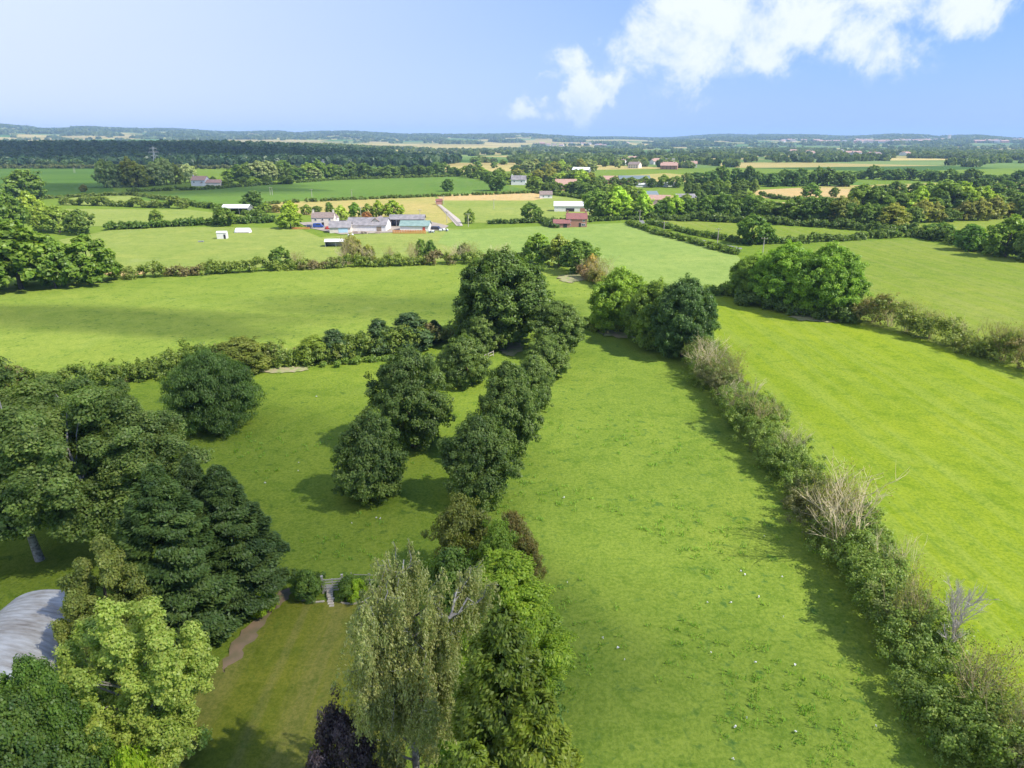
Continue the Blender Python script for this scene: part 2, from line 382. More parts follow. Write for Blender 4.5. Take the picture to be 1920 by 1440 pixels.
def pix_of(x, y, z):
    v = (z-CAM_H)/y; a = math.atan(v)+PITCH; dep = math.hypot(y, z-CAM_H)*math.cos(a)
    return 960+F*x/dep, 720-F*math.tan(a)
STRAW_BOXES = [(120, 262, 267, 271), (380, 640, 264, 276), (560, 960, 270, 277), (860, 1200, 262, 265), (1270, 1340, 262, 267), (880, 1210, 267, 270), (1480, 1560, 276, 280), (1640, 1780, 291, 297)]
def straw_box(x, y, m=0):
    if y < 1500: return False
    px, py = pix_of(x, y, float(height(x, y)))
    return any(a-4*m < px < b+4*m and c-.3*m < py < d+m for a, b, c, d in STRAW_BOXES)
def inwedge(x, y, m=1.06): return abs(x) < y*.80*m+150
def build_ground():
    """one sheet: a jittered patchwork of fields out to the hills, dead flat near the camera"""
    rng = np.random.default_rng(11); cell = 250.0; rot = R(17)
    n0, n1 = -60, 60; nx = n1-n0+1
    gx, gy = np.meshgrid(np.arange(n0, n1+1), np.arange(-30, 62), indexing='ij')
    jx = gx*cell + rng.uniform(-.34, .34, gx.shape)*cell; jy = gy*cell*.8 + rng.uniform(-.32, .32, gx.shape)*cell*.8
    X = jx*math.cos(rot)-jy*math.sin(rot); Y = jx*math.sin(rot)+jy*math.cos(rot)
    sub = 4; V = []; Fc = []; col = []; edges = []; woods = []
    straw = np.array([.50, .37, .15]); greens = [np.array(c) for c in ((.15, .24, .05), (.11, .2, .045), (.19, .26, .07), (.085, .15, .035), (.22, .27, .09))]
    ts = np.linspace(0, 1, sub+1)
    for i in range(gx.shape[0]-1):
        for j in range(gx.shape[1]-1):
            cx = (X[i, j]+X[i+1, j+1])/2; cyy = (Y[i, j]+Y[i+1, j+1])/2
            if not (-1200 < cyy < 13500 and abs(cx) < 11500): continue
            if cyy > 1500 and not inwedge(cx, cyy, 1.35): continue
            near = cyy < 1080
            q = np.array([[X[i, j], Y[i, j]], [X[i+1, j], Y[i+1, j]], [X[i+1, j+1], Y[i+1, j+1]], [X[i, j+1], Y[i, j+1]]])
            u_, v_ = np.meshgrid(ts, ts, indexing='ij'); u_ = u_.ravel()[:, None]; v_ = v_.ravel()[:, None]
            p = q[0]*(1-u_)*(1-v_)+q[1]*u_*(1-v_)+q[2]*u_*v_+q[3]*(1-u_)*v_
            z = height(p[:, 0], p[:, 1]); b = len(V)
            V += [(a[0], a[1], c) for a, c in zip(p, z)]
            r = rng.random(); az = cx/max(cyy, 1)
            sb = straw_box(cx, cyy)
            pst = 1.0 if sb else .50 if (2300 < cyy < 8500 and az < .12) else (.16 if cyy < 2300 else .25)
            if near: c = np.array([.208, .272, .036])
            elif r < pst: c = straw*rng.uniform(.8, 1.25)
            else: c = greens[rng.integers(5)]*rng.uniform(.85, 1.15)
            wood = (not near) and not sb and rng.random() < (.10 if cyy < 5000 else .20) and cyy > 1500 and not (2300 < cyy < 6000 and az < 0 and r < pst)
            if wood: woods.append(q)
            for a in range(sub):
                for d in range(sub):
                    k = b+a*(sub+1)+d; Fc.append((k, k+sub+1, k+sub+2, k+1)); col.append(c)
            if not near and inwedge(cx, cyy):
                edges += [(q[0], q[1]), (q[0], q[3])]
    me = bpy.data.meshes.new('ground'); me.from_pydata(V, [], Fc)
    at_ = me.attributes.new('col', 'FLOAT_COLOR', 'FACE')
    cc = np.ones((len(col), 4), np.float32); cc[:, :3] = np.array(col); at_.data.foreach_set('color', cc.ravel())
    me.materials.append(field_material('farmland', 'attr', None, big=.004, tuft=.25, bump=.15))
    o = link(bpy.data.objects.new('ground', me)); tag(o, kind='structure')
    return edges, woods
EDGES, WOODS = build_ground()

LAYER = [0]; SHEETS = []
def sheet(name, pix, mat, smooth_n=0, world=False, ragged=0):
    """a flat field or path laid on the ground, outline given as ground pixels"""
    pts = [G(*p)[:2] for p in pix] if not world else [np.array(p, float) for p in pix]
    if smooth_n:
        for _ in range(smooth_n):
            q = []
            for i in range(len(pts)):
                a, b = pts[i], pts[(i+1) % len(pts)]; q += [a*.75+b*.25, a*.25+b*.75]
            pts = q
    if ragged:
        rg = np.random.default_rng(len(SHEETS)+3); q = []
        for i in range(len(pts)):
            a, b = pts[i], pts[(i+1) % len(pts)]; n_ = max(1, int(np.linalg.norm(b-a)/.45))
            for k in range(n_): q.append(a+(b-a)*k/n_+rg.normal(0, ragged, 2))
        pts = q
    SHEETS.append(name)
    LAYER[0] += 1; z = .006*LAYER[0]
    from mathutils.geometry import tessellate_polygon
    from mathutils import Vector
    tri = tessellate_polygon([[Vector((p[0], p[1], 0)) for p in pts]])
    me = bpy.data.meshes.new(name); me.from_pydata([(p[0], p[1], z) for p in pts], [], [tuple(t) for t in tri])
    me.materials.append(mat); me.update()
    if me.polygons and me.polygons[0].normal.z < 0: me.flip_normals()
    o = link(bpy.data.objects.new(name, me)); tag(o, kind='structure')
    return o
BRIGHT = field_material('bright_pasture', (.196, .300, .026), (.162, .264, .022), straw=.5, strawcol=(.27, .32, .06), stripe=R(38), stripe_amt=.42, tuft=.35, tuftcol=(.09, .19, .02))
OLIVE = field_material('cut_pasture', (.185, .275, .045), (.15, .245, .035), stripe=R(62), stripe_amt=.25, straw=.25, tuft=.15)
PADD = field_material('paddock_grass', (.170, .272, .048), (.138, .235, .038), straw=.45, strawcol=(.21, .28, .07), tuft=.75, tuftcol=(.055, .13, .028), bump=.6)
LEFTP = field_material('shade_toned_paddock_grass', (.165, .265, .040), (.135, .225, .033), straw=.2, strawcol=(.17, .23, .06), tuft=.6, tuftcol=(.05, .11, .02), bump=.6)  # slightly darker copy of the paddock grass, cloud shade put into its colour
MIDL = field_material('grazed_pasture', (.215, .315, .066), (.150, .252, .042), straw=.3, strawcol=(.30, .36, .12), tuft=.8, tuftcol=(.06, .13, .025))
PALE = field_material('pale_pasture', (.25, .335, .105), (.205, .30, .08), straw=.5, strawcol=(.34, .36, .15), tuft=.3, tuftcol=(.12, .21, .05))
GREENF = field_material('green_crop', (.115, .235, .045), (.095, .20, .038), stripe=R(100), stripe_amt=.12, tuft=.2)
DARKF = field_material('dark_pasture', (.085, .185, .035), (.065, .15, .028), tuft=.2)
CENTRE = field_material('lime_pasture', (.225, .345, .11), (.19, .31, .09), straw=.3, strawcol=(.28, .37, .12), tuft=.25, tuftcol=(.10, .22, .04))
STRAW = field_material('straw_field', (.50, .40, .22), (.42, .35, .18), stripe=R(90), stripe_amt=.3, strawcol=(.55, .46, .28), tuft=0)
BUFF = field_material('dry_grass', (.40, .37, .17), (.32, .35, .13), tuft=.15, tuftcol=(.2, .25, .07))
LAWN = field_material('mown_lawn', (.155, .195, .028), (.125, .185, .024), straw=.9, strawcol=(.27, .225, .07), stripe=R(-5), stripe_amt=.5, tuft=.3, tuftcol=(.06, .14, .015), bump=.2, fine=2)
SOIL = simple('bare_soil', (.27, .18, .10), .95, col2=(.17, .14, .06), nscale=.8, bump=.5)
SOILG = simple('trodden_ground', (.31, .25, .15), .95, col2=(.20, .25, .06), nscale=.9, bump=.4)
PATHM = simple('gravel_track', (.46, .40, .33), .95, col2=(.36, .31, .25), nscale=.6)
ROADM = simple('asphalt_lane', (.16, .16, .16), .85, col2=(.20, .195, .18), nscale=.5)
YARD = simple('yard_concrete', (.34, .29, .23), .9, col2=(.25, .21, .16), nscale=.3)

sheet('field', [(-500,790),(-200,720),(270,700),(480,692),(640,672),(800,645),(870,622),(1130,612),(1125,545),(1080,512),(1000,492),(890,494),(640,500),(400,512),(215,525),(0,545),(-500,580)], MIDL)
sheet('field', [(1300,553),(1400,553),(1500,575),(1600,602),(1700,628),(1800,658),(1920,693),(2300,800),(3500,1100),(3500,3000),(2600,2500),(1950,1530),(1870,1430),(1735,1250),(1605,1050),(1460,860),(1385,785),(1325,700),(1290,640)], BRIGHT)
sheet('field', [(1540,460),(1600,452),(1710,449),(1800,464),(1920,487),(2300,545),(2900,640),(2900,900),(2300,800),(1920,693),(1800,658),(1700,628),(1600,602),(1500,560),(1480,500)], OLIVE)
sheet('field', [(1098,622),(1325,700),(1385,785),(1460,860),(1605,1050),(1735,1250),(1870,1430),(1950,1530),(1900,2300),(1050,2300),(1040,1300),(985,1000),(900,960),(880,830),(930,640)], PADD)
sheet('field', [(-600,1080),(-600,800),(-200,722),(270,702),(480,694),(640,676),(800,655),(930,640),(880,830),(900,960),(985,1000),(900,1120),(700,1125),(540,1115),(440,1230),(200,1400),(-600,1500)], LEFTP)
sheet('field', [(212,520),(400,505),(640,495),(890,488),(1000,485),(1000,440),(840,428),(600,445),(560,428),(330,425),(205,432),(110,450)], PALE)
sheet('field', [(840,432),(1110,420),(1180,418),(1240,440),(1310,458),(1380,476),(1400,500),(1360,545),(1130,530),(1080,508),(1000,480),(900,480),(820,455)], CENTRE)
sheet('field', [(1205,414),(1290,413),(1450,424),(1700,440),(1560,450),(1480,455),(1400,452),(1290,432)], OLIVE)
sheet('field', [(1660,425),(1900,408),(2100,420),(2050,450),(1840,450),(1720,440)], OLIVE)
sheet('field', [(-300,330),(-200,309),(0,313),(180,315),(215,358),(100,372),(-200,400)], DARKF)
sheet('field', [(130,372),(215,360),(300,378),(250,384),(120,384)], PALE)
sheet('field', [(125,392),(350,393),(510,410),(510,416),(300,425),(150,424),(100,410)], PALE)
sheet('field', [(255,372),(380,356),(620,338),(860,330),(960,350),(1000,358),(820,367),(640,374),(470,384),(350,384),(270,376)], GREENF)
sheet('field', [(500,380),(640,375),(815,369),(850,415),(830,425),(700,415),(600,405),(500,398)], BUFF)
sheet('field', [(815,370),(1000,364),(1080,372),(1190,395),(1100,418),(850,418),(830,395)], PALE)
sheet('field', [(815,366),(1000,361),(1030,370),(1000,376),(830,376)], STRAW)
sheet('field', [(1410,357),(1560,349),(1660,347),(1720,352),(1690,364),(1560,372),(1420,372)], STRAW)
sheet('field', [(1418,376),(1540,385),(1600,392),(1610,408),(1500,405),(1425,395)], STRAW)
sheet('field', [(1150,330),(1250,325),(1330,332),(1330,342),(1200,340)], BUFF)
sheet('field', [(1500,350),(1700,345),(1920,340),(1920,356),(1700,360)], BUFF)
sheet('field', [(1430,343),(1600,340),(1640,347),(1450,350)], GREENF)
sheet('field', [(1210,368),(1290,366),(1300,385),(1220,388)], BUFF)
sheet('lawn', [(545,1116),(620,1130),(700,1132),(760,1150),(760,1700),(0,1700),(150,1420),(300,1290),(405,1250),(490,1170)], LAWN)
sheet('soil_path', [(524,1105),(546,1108),(538,1128),(506,1158),(474,1200),(448,1234),(420,1262),(412,1254),(440,1200),(478,1164),(510,1132)], SOIL, 2, ragged=.14)
sheet('bare_ground', [(490,692),(575,686),(580,694),(545,700),(495,701)], SOILG, 1, ragged=.3)
sheet('bare_ground', [(930,640),(965,640),(985,655),(960,672),(935,660)], SOILG, 1, ragged=.3)
sheet('bare_ground', [(1040,518),(1085,513),(1100,525),(1060,533)], SOILG, 1, ragged=.5)
sheet('bare_ground', [(1480,588),(1560,590),(1590,603),(1540,606),(1480,598)], SOILG, 1, ragged=.5)
sheet('bare_ground', [(1110,620),(1160,620),(1200,635),(1150,635)], SOILG, 1, ragged=.5)
sheet('bare_ground', [(190,512),(270,508),(280,514),(210,520)], STRAW, 1)
sheet('yard', [(560,418),(660,412),(800,414),(842,424),(830,432),(720,437),(640,440),(580,428)], YARD)
sheet('track', [(815,378),(819,378),(862,412),(868,424),(856,424)], PATHM)
sheet('lane', [(1196,408),(1202,408),(1216,428),(1300,447),(1392,466),(1388,470),(1295,451),(1208,432)], ROADM)

# ---------------------------------------------------------------- tree kinds
DG, DG2 = (.042, .078, .022), (.085, .14, .036)          # dark hornbeam / oak green
MG, MG2 = (.050, .095, .022), (.105, .165, .038)
LG, LG2 = (.105, .165, .035), (.22, .29, .065)
species('avenue', 1, 10, 4.6, .3, 52, 1.7, 17, .55, 34, .19, (.038, .070, .021), (.092, .142, .042), 'round', nlimb=10)
species('avenue_b', 2, 10, 4.4, .4, 54, 1.6, 17, .55, 34, .19, (.038, .070, .021), (.095, .146, .042), 'egg', nlimb=10)
species('avenue_c', 3, 9, 4.4, .2, 48, 1.7, 17, .55, 34, .20, (.044, .080, .023), (.105, .158, .046), 'dome', nlimb=10)
species('oak', 4, 18, 9.2, .8, 84, 2.6, 20, .95, 30, .34, (.030, .060, .017), (.072, .120, .030), 'egg', nlimb=16)
species('poplar', 5, 22, 6.0, 4.5, 120, 1.4, 13, .75, 44, .19, (.058, .096, .030), (.15, .21, .070), 'plume', PALEBARK, 30, tr=.27, up=.3, aspect=.85)
species('poplar_b', 6, 22, 6.4, 4.5, 115, 1.45, 13, .78, 44, .19, (.054, .092, .028), (.14, .205, .066), 'plume', PALEBARK, 30, tr=.27, up=.3, aspect=.85)
species('willow', 7, 12, 6.0, .3, 84, 1.9, 18, .7, 34, .25, (.040, .078, .024), (.085, .140, .045), 'dome', axis_mode='down', aspect=.32, up=.25)
species('lime', 8, 13, 4.4, .8, 150, .75, 12, .42, 34, .135, (.14, .20, .045), (.24, .31, .09), 'plume_few', GREYBARK, 16, up=.5)
species('olive', 9, 13, 4.0, .6, 120, .85, 14, .5, 34, .17, (.075, .110, .030), (.155, .190, .055), 'plume_few', up=.4)
species('sycamore', 10, 12, 5.2, .4, 40, 1.6, 17, .62, 84, .145, (.036, .074, .020), (.090, .150, .036), 'dome', up=.6, aspect=.9)
species('chestnut', 11, 13, 4.2, .6, 44, 1.4, 17, .55, 54, .165, (.078, .138, .015), (.17, .25, .03), 'dome', up=.6, aspect=.55, axis_mode='out')
species('purple', 12, 7.5, 2.7, .5, 36, .9, 14, .40, 40, .11, (.022, .017, .030), (.060, .048, .075), 'egg', GREYBARK, 16)
species('thorn', 13, 7, 3.6, .2, 24, 1.3, 15, .5, 30, .17, (.075, .10, .026), (.14, .165, .045), 'dome', up=.4)
species('rusty', 14, 6, 2.6, .3, 18, 1.0, 12, .42, 26, .15, (.115, .10, .035), (.10, .12, .035), 'dome', TWIG, 14)
species('shrub', 15, 3, 2.0, 0, 16, .75, 13, .35, 28, .13, (.045, .09, .022), (.10, .165, .035), 'dome', nlimb=5)
species('shrub_yellow', 16, 2.6, 1.8, 0, 14, .7, 13, .33, 28, .12, (.12, .20, .015), (.21, .31, .03), 'dome', nlimb=5)
species('darkcone', 17, 6, 2.6, 0, 22, 1.0, 13, .45, 28, .2, (.028, .058, .026), (.06, .10, .042), 'cone', nlimb=6)
# medium distance kinds: fewer, larger leaf faces
for k, (key, cA, cB, sh) in enumerate((('mid_dark', DG, DG2, 'dome'), ('mid_oak', (.056, .098, .026), (.11, .165, .040), 'round'), ('mid_green', (.075, .125, .026), (.15, .215, .045), 'dome'),
        ('mid_lime', (.13, .20, .03), (.23, .31, .06), 'dome'), ('mid_grey', (.105, .145, .075), (.19, .23, .13), 'egg'), ('mid_olive', (.10, .125, .03), (.18, .19, .055), 'dome'))):
    species(key, 30+k, 12, 6, .6, 26, 2.0, 11, .85, 20, .42, cA, cB, sh, nlimb=7)
for k, (key, cA, cB, sh) in enumerate((('far_dark', (.045, .082, .028), (.085, .14, .042), 'dome'), ('far_green', (.055, .105, .028), (.11, .17, .045), 'round'),
        ('far_grey', (.095, .14, .06), (.16, .21, .09), 'egg'), ('far_olive', (.09, .12, .03), (.15, .17, .05), 'dome'))):
    species(key, 50+k, 12, 6.2, .3, 16, 2.5, 8, 1.2, 11, .85, cA, cB, sh, nlimb=4)
species('far_poplar', 60, 20, 3.2, .5, 18, 1.6, 8, 1.0, 11, .7, (.12, .17, .08), (.19, .24, .12), 'tall', nlimb=3)

def conifer(key, seed, H, Rr, n_arm, cA, cB, leaf=.2, pw=.72, per=34, z0=.2, lift=.35, gold=False):
    """a broad cypress: flattened sprays on rising arms, tier over tier"""
    rng = np.random.default_rng(seed); Ps = []; Ns = []; Ax = []; K = []
    for i in range(n_arm):
        t = ((i+rng.random())/n_arm)**.85; z = z0+t*(H-z0)*.97; rad = (Rr*(1-t)**pw*(.62+.38*min(t*7, 1))+.12)*rng.uniform(.75, 1.12)
        a = i*2.39996+rng.normal(0, .3); d = np.array([math.cos(a), math.sin(a), lift]); d /= np.linalg.norm(d)
        side = np.array([-math.sin(a), math.cos(a), 0.]); tint = np.clip(rng.normal(.45, .2), 0, 1)
        m = int(per*(1.5+rad*2.2)); s = rng.uniform(.3, 1, m)**.6*rad
        wdt = (.28+.22*rad)*(1.05-s/rad*.65)
        p = d*s[:, None] + side*(rng.normal(0, .6, m)*wdt)[:, None] + np.array([0, 0, 1.])*(rng.normal(0, .13, m)-.10*s**1.3)[:, None]
        p[:, 2] += z-rad*lift*.35
        Ps.append(p); Ns.append(nrm(np.array([d[0]*.45, d[1]*.45, .9])+rdir(rng, m)*.55)); Ax.append(nrm(d+side*rng.normal(0, .5, m)[:, None]+np.array([0, 0, -.25])))
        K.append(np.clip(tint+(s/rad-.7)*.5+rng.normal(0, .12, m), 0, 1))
    P = np.concatenate(Ps); ok = P[:, 2] > .1
    q = quads(rng, P, np.concatenate(Ns), leaf, .42, np.concatenate(Ax))[ok]
    C = np.array([[.2*math.cos(k), .2*math.sin(k), H*.8*k/8+.8] for k in range(8)])
    SPECIES[key] = (quad_mesh('crown', q, tone(rng, cA, cB, np.concatenate(K)[ok])), trunk_mesh(rng, 'trunk', H, z0, C, H*.02, BARK, 3), H, Rr)
conifer('cypress', 21, 15, 4.9, 190, (.030, .062, .021), (.075, .125, .038), leaf=.125, per=85)
conifer('cypress_b', 22, 15, 4.6, 180, (.028, .056, .020), (.066, .110, .035), leaf=.125, per=85)
conifer('gold_cypress', 23, 15, 3.4, 170, (.062, .098, .013), (.135, .18, .025), leaf=.10, per=105, pw=.48)
conifer('small_pine', 24, 6, 2.3, 70, (.022, .050, .024), (.048, .086, .038), leaf=.2, per=24)

def birch(key, seed, H, Rr):
    """weeping birch: white limbs and long hanging strands of small leaves"""
    rng = np.random.default_rng(seed); T = Tubes(); Ps = []; K = []
    sp = [np.array([0, 0, -.1])]
    for q in np.linspace(.15, 1, 8): sp.append(np.array([rng.normal(0, .22)*q*1.5, rng.normal(0, .22)*q*1.5, H*.93*q]))
    T.add(sp, list(np.linspace(.30, .03, len(sp))), 8)
    lead = []
    for k in range(4):
        i0 = 3+k//2; a = k*1.9+.5; e = sp[i0]+np.array([math.cos(a)*Rr*.55, math.sin(a)*Rr*.55, H*(.86-.07*k)-sp[i0][2]]); p, rr = limb(rng, sp[i0], e, .14, .02, 8, .05); T.add(p, rr, 6); lead.append(p)
    zs = [p[2] for p in sp]
    for i in range(84):
        q = .14+.84*(i+rng.random())/84; a = i*2.39996+rng.normal(0, .3)
        b = np.array([np.interp(H*.93*q, zs, [p[j] for p in sp]) for j in range(3)])
        ln = Rr*(.95-.62*max(0, q-.35)/.65)*rng.uniform(.4, 1.0)*(1 if q > .3 else 1.15)
        if i % 5 > 1: b = lead[i % 4][rng.integers(2, 8)]; ln *= .62
        e = b+np.array([math.cos(a)*ln, math.sin(a)*ln, ln*rng.uniform(.25, .75)])
        p, rr = limb(rng, b, e, .09*(1.1-q)+.02, .012, 7, .25); T.add(p, rr, 5)
        subs = [p]
        for k in range(3):
            s0 = p[rng.integers(2, 6)]; e2 = s0+(e-b)*rng.uniform(.25, .45)+rng.normal(size=3)*.55; e2[2] += .3
            p2, r2 = limb(rng, s0, e2, .03, .008, 5, .3); T.add(p2, r2, 4); subs.append(p2)
        tw = np.clip(rng.normal(.5, .22), 0, 1)
        for sp_ in subs:
            for k in range(10):
                f = rng.uniform(.3, 1)*(len(sp_)-1); i0 = min(int(f), len(sp_)-2); o = sp_[i0]+(sp_[i0+1]-sp_[i0])*(f-i0)
                L_ = rng.uniform(.9, 2.6); m = int(L_*26); s = rng.uniform(0, 1, m)
                dr = rng.normal(0, .16, 2)
                pp = o+np.stack([s*dr[0]*L_+rng.normal(0, .07, m), s*dr[1]*L_+rng.normal(0, .07, m), -s*L_+.1], 1)
                Ps.append(pp); K.append(np.clip(tw+rng.normal(0, .2)+rng.normal(0, .15, m), 0, 1))
    for path, ns in [(np.array(sp[3:]), 70)]+[(l_, 34) for l_ in lead]:
        for k in range(ns):
            f = rng.uniform(.15, 1)*(len(path)-1); i0 = min(int(f), len(path)-2); o = path[i0]+(path[i0+1]-path[i0])*(f-i0)
            ro = rng.normal(0, .45, 2); o = o+np.array([ro[0], ro[1], rng.uniform(-.2, .5)])
            L_ = rng.uniform(.8, 2.2); m = int(L_*24); s = rng.uniform(0, 1, m)
            Ps.append(o+np.stack([s*ro[0]*.5+rng.normal(0, .07, m), s*ro[1]*.5+rng.normal(0, .07, m), -s*L_+.1], 1)); K.append(np.clip(rng.normal(.55, .2)+rng.normal(0, .15, m), 0, 1))
    P = np.concatenate(Ps); K = np.concatenate(K); ok = P[:, 2] > .4; P = P[ok]; K = K[ok]; n = len(P)
    N_ = nrm(rdir(rng, n)+np.array([0, 0, .5])); ax = nrm(np.array([0, 0, -1.])+rdir(rng, n)*.35)
    SPECIES[key] = (quad_mesh('crown', quads(rng, P, N_, .088, .42, ax), tone(rng, (.125, .155, .075), (.22, .25, .135), K)), T.mesh('trunk', PALEBARK, True), H, Rr)
birch('birch', 25, 20, 4.3)

def bare(key, seed, H, spreadr, stems, mat, levels=3, thick=.05, nb=5, leafy=0, fork=.62, leafcol=((.2, .15, .05), (.24, .22, .07))):
    """leafless bush or small tree: forking tapering branches"""
    rng = np.random.default_rng(seed); T = Tubes(); tips = []
    def grow(p, d, ln, r, lv):
        k = 4; pts = [p]; q = p.copy(); dd = d.copy()
        for _ in range(k):
            dd = dd+rng.normal(0, .12, 3); dd[2] += .05; dd /= np.linalg.norm(dd); q = q+dd*ln/k; pts.append(q.copy())
        T.add(pts, list(np.linspace(r, r*.35, k+1)), 4 if lv < 2 else 3)
        if lv >= levels: tips.append((pts[-1], ln)); return
        for i in range(nb):
            j = rng.integers(1, k+1); a = rng.normal(0, fork, 3); nd = dd+a; nd[2] = abs(nd[2])*.8+.25; nd /= np.linalg.norm(nd)
            grow(pts[j], nd, ln*rng.uniform(.42, .68), r*.5, lv+1)
    for i in range(stems):
        a = rng.uniform(0, 6.28); s = rng.uniform(.1, 1)*spreadr
        d = np.array([math.cos(a)*s/H*1.1, math.sin(a)*s/H*1.1, 1.]); d /= np.linalg.norm(d)
        b = np.array([math.cos(a), math.sin(a), 0])*s*.35 if stems > 1 else np.zeros(3)
        grow(b, d, H*rng.uniform(.5, .66), thick, 0 if stems < 4 else 1)
    me = T.mesh('branches', mat)
    SPECIES[key] = (None, me, H, spreadr)
    if leafy:
        P = np.concatenate([t[0]+rng.normal(size=(leafy, 3))*.15 for t in tips]); n = len(P)
        SPECIES[key] = (quad_mesh('crown', quads(rng, P, nrm(rdir(rng, n)+np.array([0, 0, .4])), .075, .6), tone(rng, leafcol[0], leafcol[1], rng.random(n))), me, H, spreadr)
WHITEBARK = simple('bleached_bark', (.62, .56, .48), .9, col2=(.45, .40, .34), nscale=2)
ORANGE = simple('amber_twig', (.44, .36, .17), .9, col2=(.36, .30, .16), nscale=1)
bare('dead_bush', 70, 6, 2.6, 15, TWIG, 3, .06, 5, leafy=2, leafcol=((.14, .14, .055), (.12, .15, .05)))
bare('amber_bush', 71, 5.5, 2.4, 14, ORANGE, 3, .05, 5, leafy=5, leafcol=((.13, .13, .045), (.12, .15, .045)))
bare('dead_tree', 72, 9, 2.5, 1, WHITEBARK, 4, .2, 5, fork=.42)
def put_bare(name, key, p, h, w, label, cat='bush', group=None, rz=None):
    cm, tm, H, Rr = SPECIES[key]
    o = empty(name, tuple(p), rz if rz is not None else random.uniform(0, 6.28), label, cat, group)
    for nm, me in (('crown', cm), ('branches', tm)):
        if me: c = link(bpy.data.objects.new(nm, me), o); c.scale = (w/2/Rr, w/2/Rr, h/H)
    return o

# ---------------------------------------------------------------- near trees
A = at
A('poplar_tree', 'poplar', 75, 1050, 668, 300, 'tall poplar with pale branches behind the curved barn roof, highest crown of its clump', group=None)
A('poplar_tree', 'poplar_b', 190, 1050, 700, 270, 'tall poplar in the middle of the dark clump, its crown dipping beside the highest one')
A('poplar_tree', 'poplar', 300, 1010, 738, 220, 'poplar standing in front of the round willow at the edge of the paddock')
A('poplar_tree', 'poplar_b', -50, 1080, 745, 250, 'poplar at the picture edge with boughs hanging over the curved barn')
A('poplar_tree', 'poplar_b', 150, 905, 690, 190, 'poplar at the back of the clump, next to the far field hedge')
A('poplar_tree', 'poplar', 20, 930, 705, 200, 'rear poplar of the clump where the crowns meet the grazed field at the picture edge')
A('poplar_tree', 'poplar_b', 240, 945, 702, 150, 'poplar filling the gap between the round willow and the tall clump')
A('willow_tree', 'willow', 405, 802, 656, 170, 'round drooping willow at the corner of the paddock hedge', tint=(.9, .95, .95))
A('cypress_tree', 'cypress', 345, 1185, 868, 330, 'broad dark green cypress above the brown soil path')
A('cypress_tree', 'cypress_b', 445, 1125, 868, 260, 'narrower dark cypress at the gate end of the evergreen clump')
A('cypress_tree', 'cypress_b', 395, 1110, 850, 180, 'slim dark cypress tip rising behind the two broad cypresses', tint=(.9, .9, .9))
A('olive_tree', 'olive', 235, 1265, 1000, 160, 'olive green tree between the curved barn and the cypresses', cat='tree')
A('olive_tree', 'olive', 195, 1330, 1110, 140, 'low olive green tree touching the corner of the curved barn roof')
A('lime_tree', 'lime', 292, 1440, 1105, 290, 'pale yellow green tree at the edge of the mown lawn')
A('sycamore_tree', 'sycamore', 85, 1640, 1290, 270, 'dark green sycamore covering the foot of the curved barn')
A('sycamore_tree', 'sycamore', 140, 1560, 1225, 190, 'low dark sycamore below the pale yellow green tree', tint=(1.1, 1.15, .9))
A('birch_tree', 'birch', 790, 1600, 990, 300, 'weeping birch with white branches in the middle of the garden edge', rz=3.6)
A('chestnut_tree', 'chestnut', 952, 1290, 1038, 235, 'bright green horse chestnut behind the golden cypress', rz=1.0)
A('cypress_tree', 'gold_cypress', 945, 1790, 1130, 330, 'tall yellow green golden cypress beside the weeping birch', tint=(.72, .78, .9))
A('cypress_tree', 'gold_cypress', 1000, 1850, 1290, 340, 'lower golden cypress against the paddock at the bottom of the garden hedge')
A('cypress_tree', 'gold_cypress', 895, 1920, 1390, 300, 'bushy golden cypress growing in front of the taller one', tint=(.95, 1, 1))
A('purple_tree', 'purple', 662, 1640, 1318, 150, 'dark purple leaved plum tree at the foot of the weeping birch')
A('thorn_tree', 'thorn', 868, 1075, 930, 130, 'rounded olive thorn at the end of the garden hedge below the avenue')
A('thorn_tree', 'thorn', 935, 1130, 975, 110, 'yellowish thorn between the horse chestnut and the olive thorn', tint=(1, 1.3, .8))
A('garden_shrub', 'shrub', 850, 1140, 1030, 120, 'leafy green shrub filling the gap between the birch and the olive thorn', cat='shrub')
A('garden_shrub', 'shrub', 770, 1700, 1470, 190, 'dark undergrowth shrub around the foot of the weeping birch', cat='shrub', tint=(.9, .9, .8))
A('garden_shrub', 'shrub', 850, 1720, 1420, 150, 'leafy shrub between the birch trunk and the golden cypresses', cat='shrub', tint=(1.2, 1.2, .8))
A('rusty_bush', 'rusty', 960, 1075, 955, 85, 'rusty brown thorn at the paddock side of the garden hedge end', cat='bush')
A('rusty_bush', 'rusty', 985, 1130, 1000, 75, 'small rusty bush just above the horse chestnut', cat='bush')
A('garden_shrub', 'shrub', 578, 1122, 1070, 62, 'dark green shrub beside the small garden gate, next to the cypress', cat='shrub')
A('garden_shrub', 'shrub', 655, 1122, 1080, 50, 'dark shrub on the stone edging right by the gate steps', cat='shrub')
A('garden_shrub', 'shrub_yellow', 668, 1126, 1086, 40, 'yellow green shrub behind the curved stone edging', cat='shrub')
A('garden_shrub', 'shrub_yellow', 492, 1150, 1105, 52, 'bright yellow green shrub tucked under the dark cypress', cat='shrub')
A('garden_shrub', 'shrub_yellow', 270, 1560, 1395, 90, 'yellow green shrub under the pale tree at the lawn edge', cat='shrub')
A('garden_shrub', 'shrub', 25, 1560, 1370, 110, 'low green shrub in front of the curved barn foot', cat='shrub', tint=(1.3, 1.4, .8))
